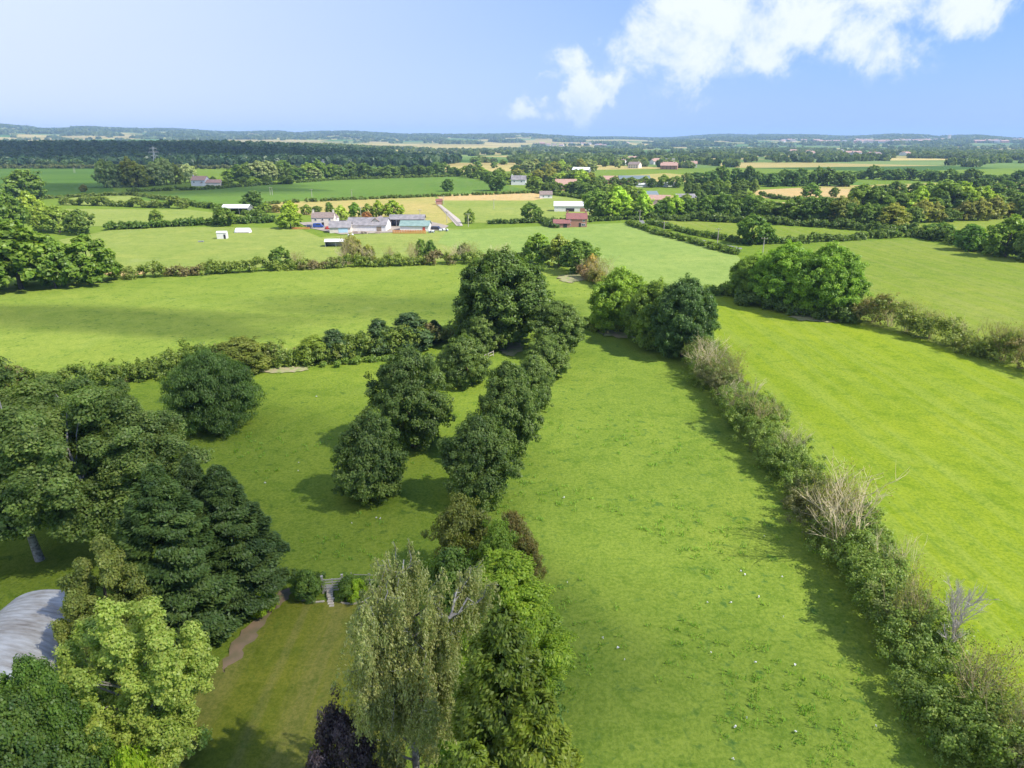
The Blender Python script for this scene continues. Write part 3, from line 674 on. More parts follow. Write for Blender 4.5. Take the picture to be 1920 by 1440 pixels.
# the avenue
g = 'trees of the paddock avenue'
for (bx, by, ty, w, k, lab) in ((700, 934, 768, 150, 'avenue_c', 'first avenue tree, wide and round with a wooden rail guard at its foot'),
        (775, 838, 648, 165, 'avenue', 'largest tree of the garden side avenue row, second from the garden'),
        (872, 722, 628, 96, 'avenue_b', 'avenue tree beside the short wooden rail, third of its row'),
        (905, 662, 590, 74, 'avenue_c', 'small avenue tree at the foot of the great oak'),
        (842, 705, 655, 60, 'avenue_b', 'narrow avenue tree half hidden behind the third tree of the garden side row'),
        (900, 940, 775, 142, 'avenue_b', 'egg shaped avenue tree above the olive thorn, front of the paddock side row'),
        (953, 862, 675, 132, 'avenue', 'second tree of the paddock side avenue row, touching the front one'),
        (1000, 768, 664, 72, 'avenue_b', 'third avenue tree of the paddock side row, squeezed between two wider crowns'),
        (1022, 708, 630, 92, 'avenue_c', 'low domed avenue tree, fourth in the paddock side row'),
        (1045, 668, 562, 112, 'avenue', 'farthest paddock side avenue tree, standing against the great oak')):
    A('avenue_tree', k, bx, by, ty, w*.92, lab, group=g)
A('oak_tree', 'oak', 940, 640, 468, 182, 'great dark oak closing the far end of the avenue', rz=2)
A('oak_tree', 'oak', 1160, 620, 503, 112, 'yellow green oak beside the dark clump where three hedges meet', tint=(2.1, 2.0, 1.1), rz=1)
A('oak_tree', 'oak', 1225, 648, 525, 115, 'olive oak in the middle of the clump at the head of the paddock hedge', tint=(1.8, 1.65, 1.2), rz=2.5)
A('oak_tree', 'oak', 1278, 668, 520, 118, 'very dark blue green oak at the head of the paddock hedge', tint=(.85, .95, 1.15), rz=4)
A('field_tree', 'oak', 1405, 560, 478, 85, 'ragged light tree at the lane end of the oak group by the field corner', tint=(1.9, 1.8, 1.1), rz=3)
A('field_tree', 'oak', 1470, 575, 455, 125, 'broad mid green oak in the group above the bright field', tint=(1.9, 2.0, 1.0), rz=5)
A('field_tree', 'oak', 1545, 590, 458, 130, 'tallest oak of the group above the bright field, beside the ochre hedge', tint=(1.7, 1.8, 1.0), rz=.5)
# trees in the hedges round the grazed field
for (bx, by, ty, w, k, lab, tn) in ((630, 674, 617, 78, 'darkcone', 'dark pine shaped bush in the hedge above the bare soil patch', (1, 1, 1)),
        (712, 664, 598, 74, 'darkcone', 'dark pine shaped bush in the hedge, second toward the avenue', (1, 1, 1)),
        (770, 654, 586, 104, 'darkcone', 'broad dark evergreen in the hedge beside the avenue', (1, 1, 1.1)),
        (815, 642, 600, 56, 'small_pine', 'slim dark evergreen in the hedge next to the great oak', (1, 1, 1)),
        (590, 677, 630, 80, 'thorn', 'yellowish hedge bush above the soil patch', (1, 1.2, .8)),
        (455, 692, 632, 130, 'thorn', 'wide olive thorn in the hedge behind the willow', (.8, .85, .8))):
    A('hedge_tree', k, bx, by, ty, w, lab, tint=tn)

# ---------------------------------------------------------------- mid distance trees
M = lambda bx, by, ty, w, k, lab, tn=(1, 1, 1), grp=None: A('field_tree', k, bx, by, ty, w, lab, tint=tn, group=grp)
M(40, 542, 412, 165, 'mid_green', 'huge sunlit oak at the hedge end by the picture edge', (.66, .75, .62))
M(-20, 545, 420, 110, 'mid_oak', 'oak cut by the picture edge beside the huge sunlit oak', (1, 1.05, .9))
M(105, 540, 448, 80, 'mid_oak', 'darker oak leaning against the huge sunlit oak', (.9, 1, .8))
M(170, 532, 440, 112, 'mid_green', 'ragged oak with a gap in its crown beside the sandy field edge', (.66, .76, .62))
M(52, 375, 315, 76, 'mid_dark', 'large dark tree standing alone in front of the dark pasture', (1.3, 1.25, 1))
M(15, 440, 350, 70, 'mid_dark', 'dark oak behind the huge sunlit oak at the picture edge', (1.2, 1.2, 1))
M(62, 418, 360, 52, 'mid_lime', 'yellow green tree between two dark oaks at the field corner', (.8, .8, .8))
M(112, 436, 385, 62, 'mid_green', 'light green tree on the corner of the pale pasture')
M(152, 440, 393, 50, 'mid_oak', 'dark rounded tree at the corner of the pale pasture')
M(85, 432, 380, 50, 'mid_lime', 'pale leafy tree in the thicket at the pasture corner', (.8, .8, .9))
M(158, 360, 346, 16, 'mid_olive', 'small scrubby tree alone on the dark pasture', (.7, .7, .7))
M(295, 419, 392, 28, 'mid_green', 'small round tree on the thick hedge below the pale pasture')
M(422, 424, 388, 42, 'mid_oak', 'round tree in the hedge in front of the open white shed', (.95, 1, .85))
M(476, 392, 356, 42, 'mid_dark', 'dark round tree behind the open white shed', (.95, 1, 1))
M(545, 405, 377, 36, 'mid_lime', 'upper yellow green tree beside the farmhouse garden', (1, 1, .7))
M(545, 428, 393, 52, 'mid_lime', 'broad yellow green tree by the orange fence of the farm', (.75, .8, .7))
M(500, 398, 380, 26, 'mid_green', 'low green bush behind the dark round tree'); M(519, 398, 384, 20, 'mid_olive', 'brownish bush in the farm garden hedge', (.9, .8, .9))
M(536, 396, 383, 18, 'mid_oak', 'small dark bush next to the yellow green farm tree'); M(575, 402, 383, 24, 'mid_green', 'small green tree just before the farmhouse gable')
M(594, 400, 386, 22, 'mid_oak', 'dark bush peeping over the farmhouse roof'); M(618, 402, 378, 18, 'mid_dark', 'narrow dark tree behind the farmhouse chimney', (1.3, 1.3, 1))
M(640, 414, 385, 32, 'mid_lime', 'pale weeping willow beside the farmhouse', (1.15, 1.1, 1.6))
M(666, 408, 379, 30, 'mid_green', 'green tree behind the big grey barn, beside the willow', (.8, 1, .7)); M(690, 408, 381, 26, 'mid_green', 'mid green tree behind the barn ridge')
M(688, 411, 396, 20, 'mid_dark', 'purple leaved tree above the barn ridge', (3.0, 1.0, 2.0))
M(710, 408, 376, 28, 'mid_lime', 'light green tree above the barn gable', (.85, .85, .7)); M(738, 409, 376, 44, 'mid_lime', 'broad light green tree above the green roofed barn', (.75, .8, .6))
M(840, 359, 334, 26, 'mid_dark', 'small round tree alone in the large green crop field', (1, 1.1, 1)); M(930, 358, 320, 42, 'mid_oak', 'wide topped tree at the far edge of the green crop field', (.8, .9, .8))
M(881, 419, 391, 22, 'mid_green', 'small upright tree beside the farm track'); M(995, 415, 380, 42, 'mid_oak', 'round oak on the low hedge near the red brick house', (.9, 1, .85))
M(1410, 458, 403, 66, 'mid_oak', 'lone dark oak beside the lane junction', (.8, .95, .75)); M(1438, 457, 430, 34, 'mid_oak', 'small tree leaning on the lone lane oak', (.8, .95, .75))
M(1010, 494, 437, 66, 'mid_green', 'round tree in the hedge corner above the grazed field', (.9, 1, .8)); M(1048, 500, 442, 62, 'mid_olive', 'yellowish tree between two dark trees in the field corner', (.95, 1.1, .9))
M(1085, 512, 450, 78, 'mid_oak', 'dark spreading tree over the bare patch in the field corner', (.85, .95, .8)); M(1108, 522, 478, 30, 'mid_olive', 'dry brown tree at the end of the field corner group', (1.6, 1.2, 1.4))
M(527, 502, 463, 40, 'mid_oak', 'round tree in the middle of the long field hedge', (.9, 1, .8))
M(662, 492, 440, 42, 'mid_olive', 'ochre tree in the long hedge below the big barn', (1.0, 1.0, .9)); M(690, 492, 460, 36, 'mid_olive', 'low ochre tree leaning from the hedge below the big barn', (.9, 1., .8))
M(790, 490, 446, 24, 'mid_dark', 'slim dark tree in the long hedge below the green roofed barn', (1.5, 1.5, 1.2)); M(808, 490, 448, 24, 'mid_dark', 'second dark slim tree close beside its twin in the long hedge', (1.1, 1.2, 1))
M(870, 488, 456, 26, 'mid_oak', 'small dark tree near the end of the long hedge', (.8, .9, .8))
M(1760, 448, 418, 60, 'mid_oak', 'rounded dark tree at the start of the hedge by the olive field', (.75, .9, .75)); M(1815, 470, 418, 60, 'mid_dark', 'dark tree in the hedge above the olive field', (1.1, 1.3, 1))
M(1885, 482, 402, 84, 'mid_green', 'big sunlit tree at the picture edge above the olive field', (.8, .9, .7)); M(1935, 490, 420, 70, 'mid_oak', 'tree cut by the picture edge above the olive field')
M(800, 0, 0, 0, 'mid_dark', '') if False else None

def row(pts, n, hpx, wpx, keys, label, group, jit=(4, 1.5), tints=((1, 1, 1),), seed=0, name='field_tree'):
    """n separate trees along a line of ground pixels"""
    rng = np.random.default_rng(seed); pts = [np.array(p, float) for p in pts]
    d = [0]+list(np.cumsum([np.linalg.norm(pts[i+1]-pts[i]) for i in range(len(pts)-1)]))
    for i in range(n):
        s = d[-1]*(i+.5+rng.uniform(-.3, .3))/n
        x = np.interp(s, d, [p[0] for p in pts])+rng.normal(0, jit[0]*.5); y = np.interp(s, d, [p[1] for p in pts])+rng.normal(0, jit[1]*.5)
        h = hpx*rng.uniform(.7, 1.25); w = wpx*rng.uniform(.75, 1.3); t = np.array(tints[rng.integers(len(tints))])*rng.uniform(.82, 1.15)
        A(name, keys[rng.integers(len(keys))], x, y, y-h, w, label, group=group, tint=tuple(t), hmin=3)
MK = ['mid_dark', 'mid_oak', 'mid_green', 'mid_oak']; FK = ['far_dark', 'far_green', 'far_green', 'far_grey', 'far_olive']
gy = (.95, 1, .95)
row([(190, 352), (335, 346)], 9, 44, 40, ['mid_grey', 'mid_grey', 'mid_olive', 'mid_lime'], 'silvery grey green tree in the grove beside the pink roofed farmhouse', 'grey green grove trees', seed=1, tints=((.95, 1, .95), (.75, .85, .7)))
M(355, 342, 307, 30, 'mid_grey', 'pale whitish tree next to the pink roofed farmhouse', (1.7, 1.6, 2)); M(302, 344, 297, 38, 'mid_grey', 'tallest grove tree in front of the pylon', (.85, 1, .8))
row([(430, 340), (640, 336)], 15, 32, 36, ['mid_oak', 'mid_dark', 'mid_green', 'mid_grey'], 'rounded tree in the row between the crop field and the dark wood', 'row beyond the green crop field', seed=2, tints=((1, 1, 1.1), (.9, 1, .9)))
row([(400, 346), (560, 345)], 7, 16, 22, ['mid_lime', 'mid_green', 'mid_oak'], 'small bright tree in front of the row behind the crop field', 'small trees before the crop field row', seed=3)
row([(645, 334), (860, 330)], 14, 25, 28, ['mid_dark', 'mid_dark', 'mid_oak'], 'dark tree in the even line along the top of the crop field', 'dark line at the top of the crop field', seed=4, tints=((.95, 1, 1.2),))
row([(865, 330), (960, 345)], 7, 24, 32, MK, 'tree of the thicket where the crop field meets the village', 'thicket at the corner of the crop field', seed=5)
row([(960, 338), (1110, 345)], 12, 22, 30, ['mid_dark', 'mid_oak', 'mid_olive', 'mid_green', 'mid_lime'], 'garden tree among the village houses', 'village garden trees', seed=6)
row([(960, 325), (1110, 322)], 12, 20, 26, ['mid_olive', 'mid_grey', 'mid_green', 'mid_lime', 'mid_dark'], 'tree behind the village houses', 'trees behind the village', seed=7)
row([(1000, 360), (1200, 372)], 11, 26, 34, MK, 'tree between the village houses and the white barn', 'trees between village and white barn', seed=8)
row([(1105, 408), (1215, 410)], 7, 46, 46, ['mid_oak', 'mid_green', 'mid_lime', 'mid_oak'], 'full tree in the copse beside the red brick house', 'copse beside the red brick house', seed=9, tints=((.9, 1, .8),))
row([(1120, 392), (1210, 392)], 5, 36, 40, ['mid_oak', 'mid_olive', 'mid_green'], 'tree at the back of the copse beside the brick house', 'back of the brick house copse', seed=10)
row([(1225, 408), (1430, 412)], 12, 40, 42, ['mid_oak', 'mid_green', 'mid_dark', 'mid_lime'], 'tree in the belt behind the curving lane', 'belt behind the lane', seed=11, tints=((.85, .95, .8),))
row([(1240, 392), (1420, 388)], 9, 30, 36, MK+['mid_lime'], 'tree around the white bungalow gardens', 'trees around the bungalows', seed=12)
row([(1430, 414), (1680, 430)], 15, 44, 50, ['mid_oak', 'mid_dark', 'mid_olive', 'mid_oak'], 'dense tree of the bank above the hedged lane field', 'bank of trees above the lane field', seed=13, tints=((.8, .9, .75), (.95, 1, .8)))
row([(1600, 400), (1920, 402)], 15, 46, 56, ['mid_green', 'mid_oak', 'mid_dark', 'mid_oak', 'mid_lime'], 'big tree of the wooded slope beyond the olive field', 'wooded slope trees', seed=14, tints=((.85, .9, .75),))
row([(1640, 422), (1920, 408)], 11, 34, 44, ['mid_green', 'mid_oak', 'mid_olive'], 'lower tree at the foot of the wooded slope', 'foot of the wooded slope', seed=15)
row([(1600, 372), (1930, 368)], 11, 30, 42, MK, 'tree on the crest of the wooded slope', 'crest of the wooded slope', seed=16, tints=((.9, .95, .95),))
row([(1280, 366), (1420, 362)], 9, 26, 26, MK, 'tree between the poplars and the straw field', 'trees before the straw field', seed=17)
M(1520, 371, 342, 38, 'mid_green', 'round tree standing between the two straw fields', (.8, .95, .9)); M(1563, 370, 351, 18, 'mid_oak', 'small tree at the hedge of the straw field')
row([(1300, 345), (1600, 350)], 17, 32, 32, ['mid_oak', 'mid_dark', 'mid_dark', 'mid_oak'], 'tree in the long dark belt behind the straw fields', 'dark belt behind the straw fields', seed=18, tints=((.9, 1, 1.1),))
row([(1600, 335), (1930, 345)], 14, 22, 32, ['mid_oak', 'mid_dark', 'mid_oak'], 'tree in the scattered line beyond the wooded slope', 'scattered line beyond the wooded slope', seed=19, tints=((.9, 1, 1.1),))
for i, (x, t) in enumerate(((1292, 322), (1306, 321), (1334, 321), (1410, 325), (1420, 327), (1433, 326), (1455, 323))):
    A('slim_poplar', 'far_poplar', x, 343, t, 7, 'slim pale poplar in front of the long dark belt', group='slim poplars before the dark belt', tint=(1.1, 1.1, 1.1))
row([(0, 352), (0, 352)], 0, 1, 1, MK, '', '')
row([(-10, 314), (180, 314)], 12, 15, 24, ['far_dark', 'far_olive'], 'dull tree in the hedge below the dark wood', 'trees below the dark wood', seed=20, tints=((.8, .85, 1),))
row([(870, 312), (1290, 312)], 20, 15, 17, FK, 'distant tree in the valley beyond the village', 'valley trees beyond the village', seed=21, jit=(10, 7), name='distant_tree')
row([(1120, 352), (1290, 350)], 9, 20, 26, MK, 'tree among the sheds at the village edge', 'trees among the village sheds', seed=22)

# ---------------------------------------------------------------- hedges
def hedge(name, pix, hgt, wid, label, cA, cB, seed, leaf=.16, dens=1.0, group=None, hvar=.35, cC=None, step=.8, cr=.5, nf=26, nc=10, world=False):
    rng = np.random.default_rng(seed); pts = [G(*p)[:2] for p in pix]
    d = np.array([0]+list(np.cumsum([np.linalg.norm(pts[i+1]-pts[i]) for i in range(len(pts)-1)])))
    X = np.array([p[0] for p in pts]); Y = np.array([p[1] for p in pts]); c0 = np.array([X[0], Y[0]])
    n = int(d[-1]/step*wid/1.5*dens); s = rng.uniform(0, d[-1], n)
    x = np.interp(s, d, X); y = np.interp(s, d, Y)
    dx = np.interp(s+1, d, X)-np.interp(s-1, d, X); dy = np.interp(s+1, d, Y)-np.interp(s-1, d, Y); ln = np.hypot(dx, dy)+1e-6
    ph = rng.uniform(0, 6.28, 4)
    hm = hgt*(1+hvar*(.6*np.sin(s/5.3+ph[0])+.5*np.sin(s/2.3+ph[1])+.3*np.sin(s/11+ph[2])))
    off = rng.uniform(-1, 1, n)*wid*.5*(.8+.25*np.sin(s/4+ph[3]))
    lr = np.minimum(wid*.28, hgt*.36)*rng.uniform(.7, 1.3, n)
    top = rng.random(n)
    z = np.where(top < .62, hm-lr*1.1-np.abs(off/wid)*hm*.5, rng.uniform(.1, .8, n)*hm); z = np.maximum(z, lr*.35)
    C = np.stack([x-dy/ln*off, y+dx/ln*off, z], 1)
    hue = np.clip(.5+.30*np.sin(s/7+ph[2])+.25*np.sin(s/3.1+ph[0])+rng.normal(0, .15, n), 0, 1)
    li = np.repeat(np.arange(n), nc); D = rdir(rng, n*nc); D[:, 2] = D[:, 2]*.8+.35; D = nrm(D)
    K = C[li]+D*(lr[li]*rng.uniform(.6, 1.05, n*nc))[:, None]
    ci = np.repeat(np.arange(n*nc), nf); E = rdir(rng, len(ci))
    P = K[ci]+E*(cr*rng.uniform(.2, 1.1, len(ci)))[:, None]
    Nn = nrm(E*.5+D[ci]*.5+np.array([0, 0, .45])+rdir(rng, len(ci))*.7)
    h = hue[li][ci]; k = np.clip(rng.normal(.5, .2, n*nc)[ci]+rng.normal(0, .15, len(ci)), 0, 1)
    col = tone(rng, cA, cB, k)
    if cC is not None:
        f = S(.62, .9, h)[:, None]; col = col*(1-f)+np.array(cC)*rng.uniform(.7, 1.2, (len(ci), 1))*f
    ok = P[:, 2] > .03
    P = P-np.array([c0[0], c0[1], 0])
    o = link(bpy.data.objects.new(name, quad_mesh(name, quads(rng, P, Nn, leaf, .65)[ok], col[ok])))
    o.location = (c0[0], c0[1], 0)
    return tag(o, label, 'hedge', group)
HA, HB = (.040, .078, .020), (.095, .145, .036)
hedge('hedge', [(1310, 672), (1325, 700), (1385, 785), (1457, 860), (1530, 965), (1600, 1060), (1660, 1165), (1732, 1265), (1802, 1360), (1880, 1450), (1990, 1600)], 4.7, 6.6,
      'long tall mixed hedge with dead branches between the paddock and the bright field', (.055, .100, .024), (.125, .180, .048), 101, leaf=.105, cC=(.19, .19, .07), cr=.5, nf=55, nc=11, hvar=.28)
hedge('hedge', [(1590, 596), (1650, 612), (1740, 638), (1830, 664), (1920, 692), (2080, 740)], 5.8, 6.5,
      'ochre tinged hedge between the bright field and the olive field', (.06, .095, .022), (.13, .165, .04), 102, leaf=.19, cC=(.26, .22, .075), cr=.6, nf=18, nc=9, step=1.1)
hedge('hedge', [(200, 524), (300, 519), (420, 512), (560, 505), (700, 499), (890, 494), (985, 492)], 3.6, 4.5,
      'long hedge between the grazed field and the farm pasture', (.06, .10, .024), (.13, .175, .042), 103, leaf=.3, cC=(.24, .20, .08), cr=.7, nf=14, nc=8, step=1.3)
hedge('hedge', [(-120, 770), (100, 738), (240, 715), (330, 698), (480, 688), (560, 680), (650, 672), (740, 664), (810, 648), (870, 630)], 4.4, 5.6,
      'hedge between the grazed field and the paddock with the avenue', (.05, .088, .022), (.11, .155, .036), 104, leaf=.2, cC=(.19, .16, .06), cr=.55, nf=20, nc=9, step=1.0)
hedge('bramble_hedge', [(585, 692), (650, 684), (720, 676), (800, 664)], 1.0, 2.2, 'low bramble strip along the paddock side of the hedge', (.055, .10, .022), (.10, .16, .034), 105, leaf=.17, step=.9, nf=16)
hedge('hedge', [(1085, 612), (1130, 622), (1160, 626)], 2.6, 3, 'short dark hedge between the avenue end and the oak clump', (.08, .13, .02), (.16, .21, .03), 106, leaf=.2, nf=18)
hedge('hedge', [(1296, 556), (1340, 552), (1380, 553), (1420, 566)], 3, 3, 'short green hedge joining the dark clump to the oak group', (.055, .10, .022), (.11, .17, .035), 107, leaf=.24, cr=.6, nf=16)
hedge('hedge', [(1380, 568), (1450, 582), (1530, 596), (1600, 606)], 3.2, 5, 'dense undergrowth hedge beneath the oak group', (.035, .07, .018), (.08, .125, .03), 108, leaf=.25, cr=.6, nf=16)
hedge('hedge', [(1090, 520), (1120, 532), (1140, 545), (1160, 565)], 3.2, 4, 'dry brown hedge between the field corner and the oak clump', (.10, .11, .035), (.16, .16, .05), 109, leaf=.26, cC=(.42, .30, .14), cr=.6, nf=16)
hedge('hedge', [(1175, 419), (1240, 441), (1310, 459), (1385, 478)], 2.2, 4.0, 'clipped hedge on the field side of the curving lane', (.05, .09, .02), (.10, .15, .03), 110, leaf=.5, cr=.8, nf=10, nc=6, step=1.6, hvar=.1)
hedge('hedge', [(1215, 418), (1290, 438), (1400, 458), (1480, 456)], 2.2, 4.0, 'clipped hedge on the far side of the curving lane', (.045, .085, .02), (.09, .14, .03), 111, leaf=.5, cr=.8, nf=10, nc=6, step=1.6, hvar=.1)
hedge('hedge', [(1480, 457), (1560, 452), (1640, 447), (1712, 444)], 3, 5, 'bushy hedge along the top of the olive field', (.04, .075, .02), (.085, .13, .03), 112, leaf=.5, cr=.9, nf=10, nc=6, step=1.8)
hedge('hedge', [(1712, 444), (1780, 456), (1860, 474), (1930, 490), (2000, 505)], 4.5, 6, 'tall dark hedge bordering the olive field at the picture edge', (.035, .07, .018), (.08, .12, .028), 113, leaf=.5, cr=.9, nf=10, nc=7, step=1.8)
hedge('hedge', [(200, 431), (290, 427), (400, 421), (512, 417)], 3.2, 7, 'thick smooth hedge between the pale pasture and the farm pasture', (.035, .075, .016), (.07, .12, .024), 114, leaf=.6, cr=.9, nf=10, nc=6, step=2, hvar=.06)
hedge('hedge', [(120, 384), (200, 386), (270, 389), (350, 391)], 4.5, 6, 'uneven bushy hedge across the two pale pastures', (.055, .09, .022), (.11, .15, .036), 115, leaf=.6, cr=1.0, nf=10, nc=7, step=2.2, hvar=.5)
hedge('hedge', [(345, 383), (400, 392), (470, 404), (500, 412)], 3.0, 5, 'hedge running behind the open white shed', (.045, .085, .02), (.09, .14, .03), 116, leaf=.6, cr=1.0, nf=10, nc=6, step=2.2)
hedge('hedge', [(60, 374), (180, 368), (250, 366), (300, 374), (350, 380)], 2.2, 4, 'thin dark hedge below the dark pasture', (.05, .085, .022), (.09, .125, .032), 117, leaf=.7, cr=1.0, nf=8, nc=6, step=2.6)
hedge('hedge', [(240, 360), (380, 356), (500, 347), (640, 337), (860, 331)], 2.4, 5, 'hedge along the top of the green crop field', (.045, .08, .022), (.085, .125, .032), 118, leaf=.8, cr=1.1, nf=8, nc=6, step=3)
hedge('hedge', [(470, 386), (560, 380), (640, 376), (815, 369), (900, 366), (1000, 362)], 1.8, 3.5, 'low hedge between the green crop field and the dry grass', (.045, .08, .02), (.085, .125, .03), 119, leaf=.7, cr=1.0, nf=8, nc=6, step=2.4, hvar=.15)
hedge('hedge', [(912, 420), (1000, 418), (1095, 415)], 2.2, 4, 'trim dark hedge behind the centre field, ending at the brick house', (.03, .06, .018), (.06, .10, .024), 120, leaf=.5, cr=.8, nf=10, nc=6, step=1.8, hvar=.08)
hedge('hedge', [(1012, 414), (1035, 426), (1042, 428)], 2.4, 4, 'short sloping hedge at the garage end of the brick house', (.03, .06, .018), (.06, .10, .024), 121, leaf=.5, cr=.8, nf=10, nc=6, step=1.8, hvar=.08)
hedge('hedge', [(1102, 416), (1160, 413), (1205, 413)], 2.2, 4, 'trim hedge between the brick house and the lane', (.035, .07, .018), (.07, .11, .026), 122, leaf=.5, cr=.8, nf=10, nc=6, step=1.8, hvar=.08)
hedge('hedge', [(1215, 412), (1330, 415), (1480, 422), (1620, 432), (1720, 438)], 3.5, 7, 'dark scrubby hedge at the foot of the tree bank', (.035, .068, .018), (.075, .115, .028), 123, leaf=.6, cr=1, nf=10, nc=7, step=2.4)
hedge('hedge', [(1424, 366), (1460, 374), (1600, 380), (1720, 386)], 2.5, 4, 'low hedge dividing the two straw fields', (.045, .08, .022), (.085, .12, .03), 124, leaf=.7, cr=1, nf=8, nc=6, step=2.6)
hedge('hedge', [(1000, 362), (1060, 368), (1120, 378), (1190, 384)], 2.2, 4, 'hedge from the straw patch to the white barn', (.045, .08, .02), (.085, .125, .03), 125, leaf=.7, cr=1, nf=8, nc=6, step=2.4)
hedge('hedge', [(-60, 316), (200, 316), (420, 317), (640, 316)], 5, 12, 'dull hedge along the foot of the dark wood', (.05, .07, .03), (.08, .10, .04), 126, leaf=1.0, cr=1.6, nf=8, nc=6, step=6)
hedge('garden_hedge', [(1040, 1285), (1040, 1400), (1050, 1520), (1060, 1750)], 2.0, 1.6, 'clipped hedge on the paddock boundary beside the golden cypresses', (.04, .085, .02), (.085, .15, .035), 127, leaf=.1, cr=.35, nf=34, nc=12, step=.5, hvar=.1)
hedge('garden_hedge', [(545, 1102), (606, 1100)], 1.9, 2.0, 'small leafy hedge between the cypress and the garden gate', (.035, .07, .02), (.08, .13, .03), 128, leaf=.1, cr=.3, nf=30, nc=12, step=.5)
hedge('garden_hedge', [(640, 1102), (680, 1104), (740, 1106)], 1.8, 2.0, 'leafy hedge between the garden gate and the birch', (.04, .08, .018), (.09, .15, .03), 129, leaf=.1, cr=.3, nf=30, nc=12, step=.5)

# bare and amber scrub standing in the hedges
for (bx, by, ty, w, k, lab) in ((1330, 712, 628, 74, 'dead_bush', 'pale leafless thicket at the clump end of the paddock hedge'),
        (1365, 735, 650, 60, 'amber_bush', 'amber thicket second along the paddock hedge from the oak clump'),
        (1385, 795, 705, 70, 'dead_bush', 'grey brown thicket in the hedge opposite the low domed avenue tree'),
        (1425, 830, 745, 66, 'amber_bush', 'brown thicket in the hedge, one below the grey brown one'),
        (1480, 880, 795, 60, 'dead_bush', 'low leafless bush in the hedge above the tallest dead thicket'),
        (1585, 1045, 866, 135, 'dead_bush', 'tallest and widest bare thicket in the paddock hedge'),
        (1560, 1020, 880, 80, 'amber_bush', 'amber bush tangled into the tallest bare thicket'),
        (1660, 1110, 1000, 70, 'dead_bush', 'bare bush just below the tallest thicket on the bright field side'),
        (1700, 1210, 1075, 90, 'amber_bush', 'golden brown bush in the middle of the green part of the paddock hedge'),
        (1820, 1345, 1200, 120, 'amber_bush', 'golden brown bush at the foot of the dead tree'),
        (1900, 1440, 1290, 110, 'amber_bush', 'amber bush in the bottom corner of the paddock hedge')):
    p = G(bx, by); h = h_for(p, ty); put_bare('bare_bush', k, p, h, w*depth_at(p+np.array([0, 0, h*.5]))/F, lab, 'bush')
p = G(1770, 1262); put_bare('dead_tree', 'dead_tree', p, h_for(p, 1085), 4.4, 'dead white tree standing out of the green hedge', 'tree')
p = G(1768, 1190); put_bare('dead_tree', 'dead_tree', p, h_for(p, 1075), 3.0, 'thin dead stem above the hedge beside the dead white tree', 'tree')
for i, (bx, by, ty, w) in enumerate(((1608, 598, 548, 34), (1672, 612, 560, 40), (1700, 622, 562, 46), (1745, 635, 580, 44), (1790, 648, 592, 30), (1850, 665, 600, 50), (1900, 680, 604, 60), (1635, 604, 556, 30), (1880, 676, 612, 50))):
    p = G(bx, by); put_bare('bare_bush', ('amber_bush', 'dead_bush')[i % 3 == 1], p, h_for(p, ty), w*depth_at(p)/F, 'straw coloured bush rising from the ochre hedge', 'bush', 'straw coloured bushes in the ochre hedge')
for i, (bx, by, ty, w) in enumerate(((655, 496, 440, 34), (690, 495, 460, 30), (775, 494, 452, 26), (850, 492, 455, 30), (880, 491, 452, 30), (935, 490, 455, 34), (1125, 530, 480, 50), (1150, 545, 500, 40), (730, 494, 462, 24), (1105, 520, 480, 40), (555, 500, 470, 26), (640, 498, 462, 26))):
    p = G(bx, by); put_bare('bare_bush', ('amber_bush', 'dead_bush')[i % 2], p, h_for(p, ty), w*depth_at(p)/F, 'dry straw coloured bush in the hedges round the farm pasture', 'bush', 'dry bushes round the farm pasture')

# ---------------------------------------------------------------- far woodland, one mass nobody could count
def canopy(name, P, Hh, W, leaf_n, cA, cB, seed, label):
    rng = np.random.default_rng(seed); n = len(P); ti = np.repeat(np.arange(n), leaf_n); m = len(ti)
    D = rdir(rng, m); D[:, 2] = np.abs(D[:, 2])*1.1-.35
    D = nrm(D); r = rng.uniform(.7, 1.08, m)
    q = P[ti]+np.stack([D[:, 0]*W[ti]*.5*r, D[:, 1]*W[ti]*.5*r, Hh[ti]*(.55+.45*D[:, 2]*r)], 1)
    lo = rng.random(m) < .12; q[lo, 2] = P[ti][lo, 2]+Hh[ti][lo]*rng.uniform(.05, .3, lo.sum())
    Nn = nrm(D+rdir(rng, m)*.45)
    k = np.clip(rng.normal(.45, .28, n)[ti]+rng.normal(0, .15, m), 0, 1)
    o = link(bpy.data.objects.new(name, quad_mesh(name, quads(rng, q, Nn, W[ti]*2.1/math.sqrt(leaf_n), .8), tone(rng, cA, cB, k, .12))))
    return tag(o, label, 'woodland', kind='stuff')
rng = np.random.default_rng(5)
# the dark wood on the slope
XY = []
while len(XY) < 4600:
    y = rng.uniform(1130, 1950); x = rng.uniform(-1750, 60)
    xe = -330+.28*(1950-y)
    lo = 1150+20*math.sin(x/60)
    if y < lo or x > xe: continue
    XY.append((x, y))
XY = np.array(XY); Z = height(XY[:, 0], XY[:, 1])
canopy('dark_woodland', np.column_stack([XY, Z]), rng.uniform(11, 17, len(XY)), rng.uniform(9, 16, len(XY)), 34, (.014, .036, .022), (.036, .068, .034), 1, 'dark wood covering the low slope below the hills')
# plantation strip to its east
XY = np.array([(rng.uniform(-330, -110), rng.uniform(1300, 1560)) for _ in range(420)]); Z = height(XY[:, 0], XY[:, 1])
canopy('plantation_woodland', np.column_stack([XY, Z]), rng.uniform(13, 16, len(XY)), rng.uniform(8, 12, len(XY)), 30, (.014, .036, .024), (.032, .06, .034), 2, 'straight edged dark plantation joining the dark wood')
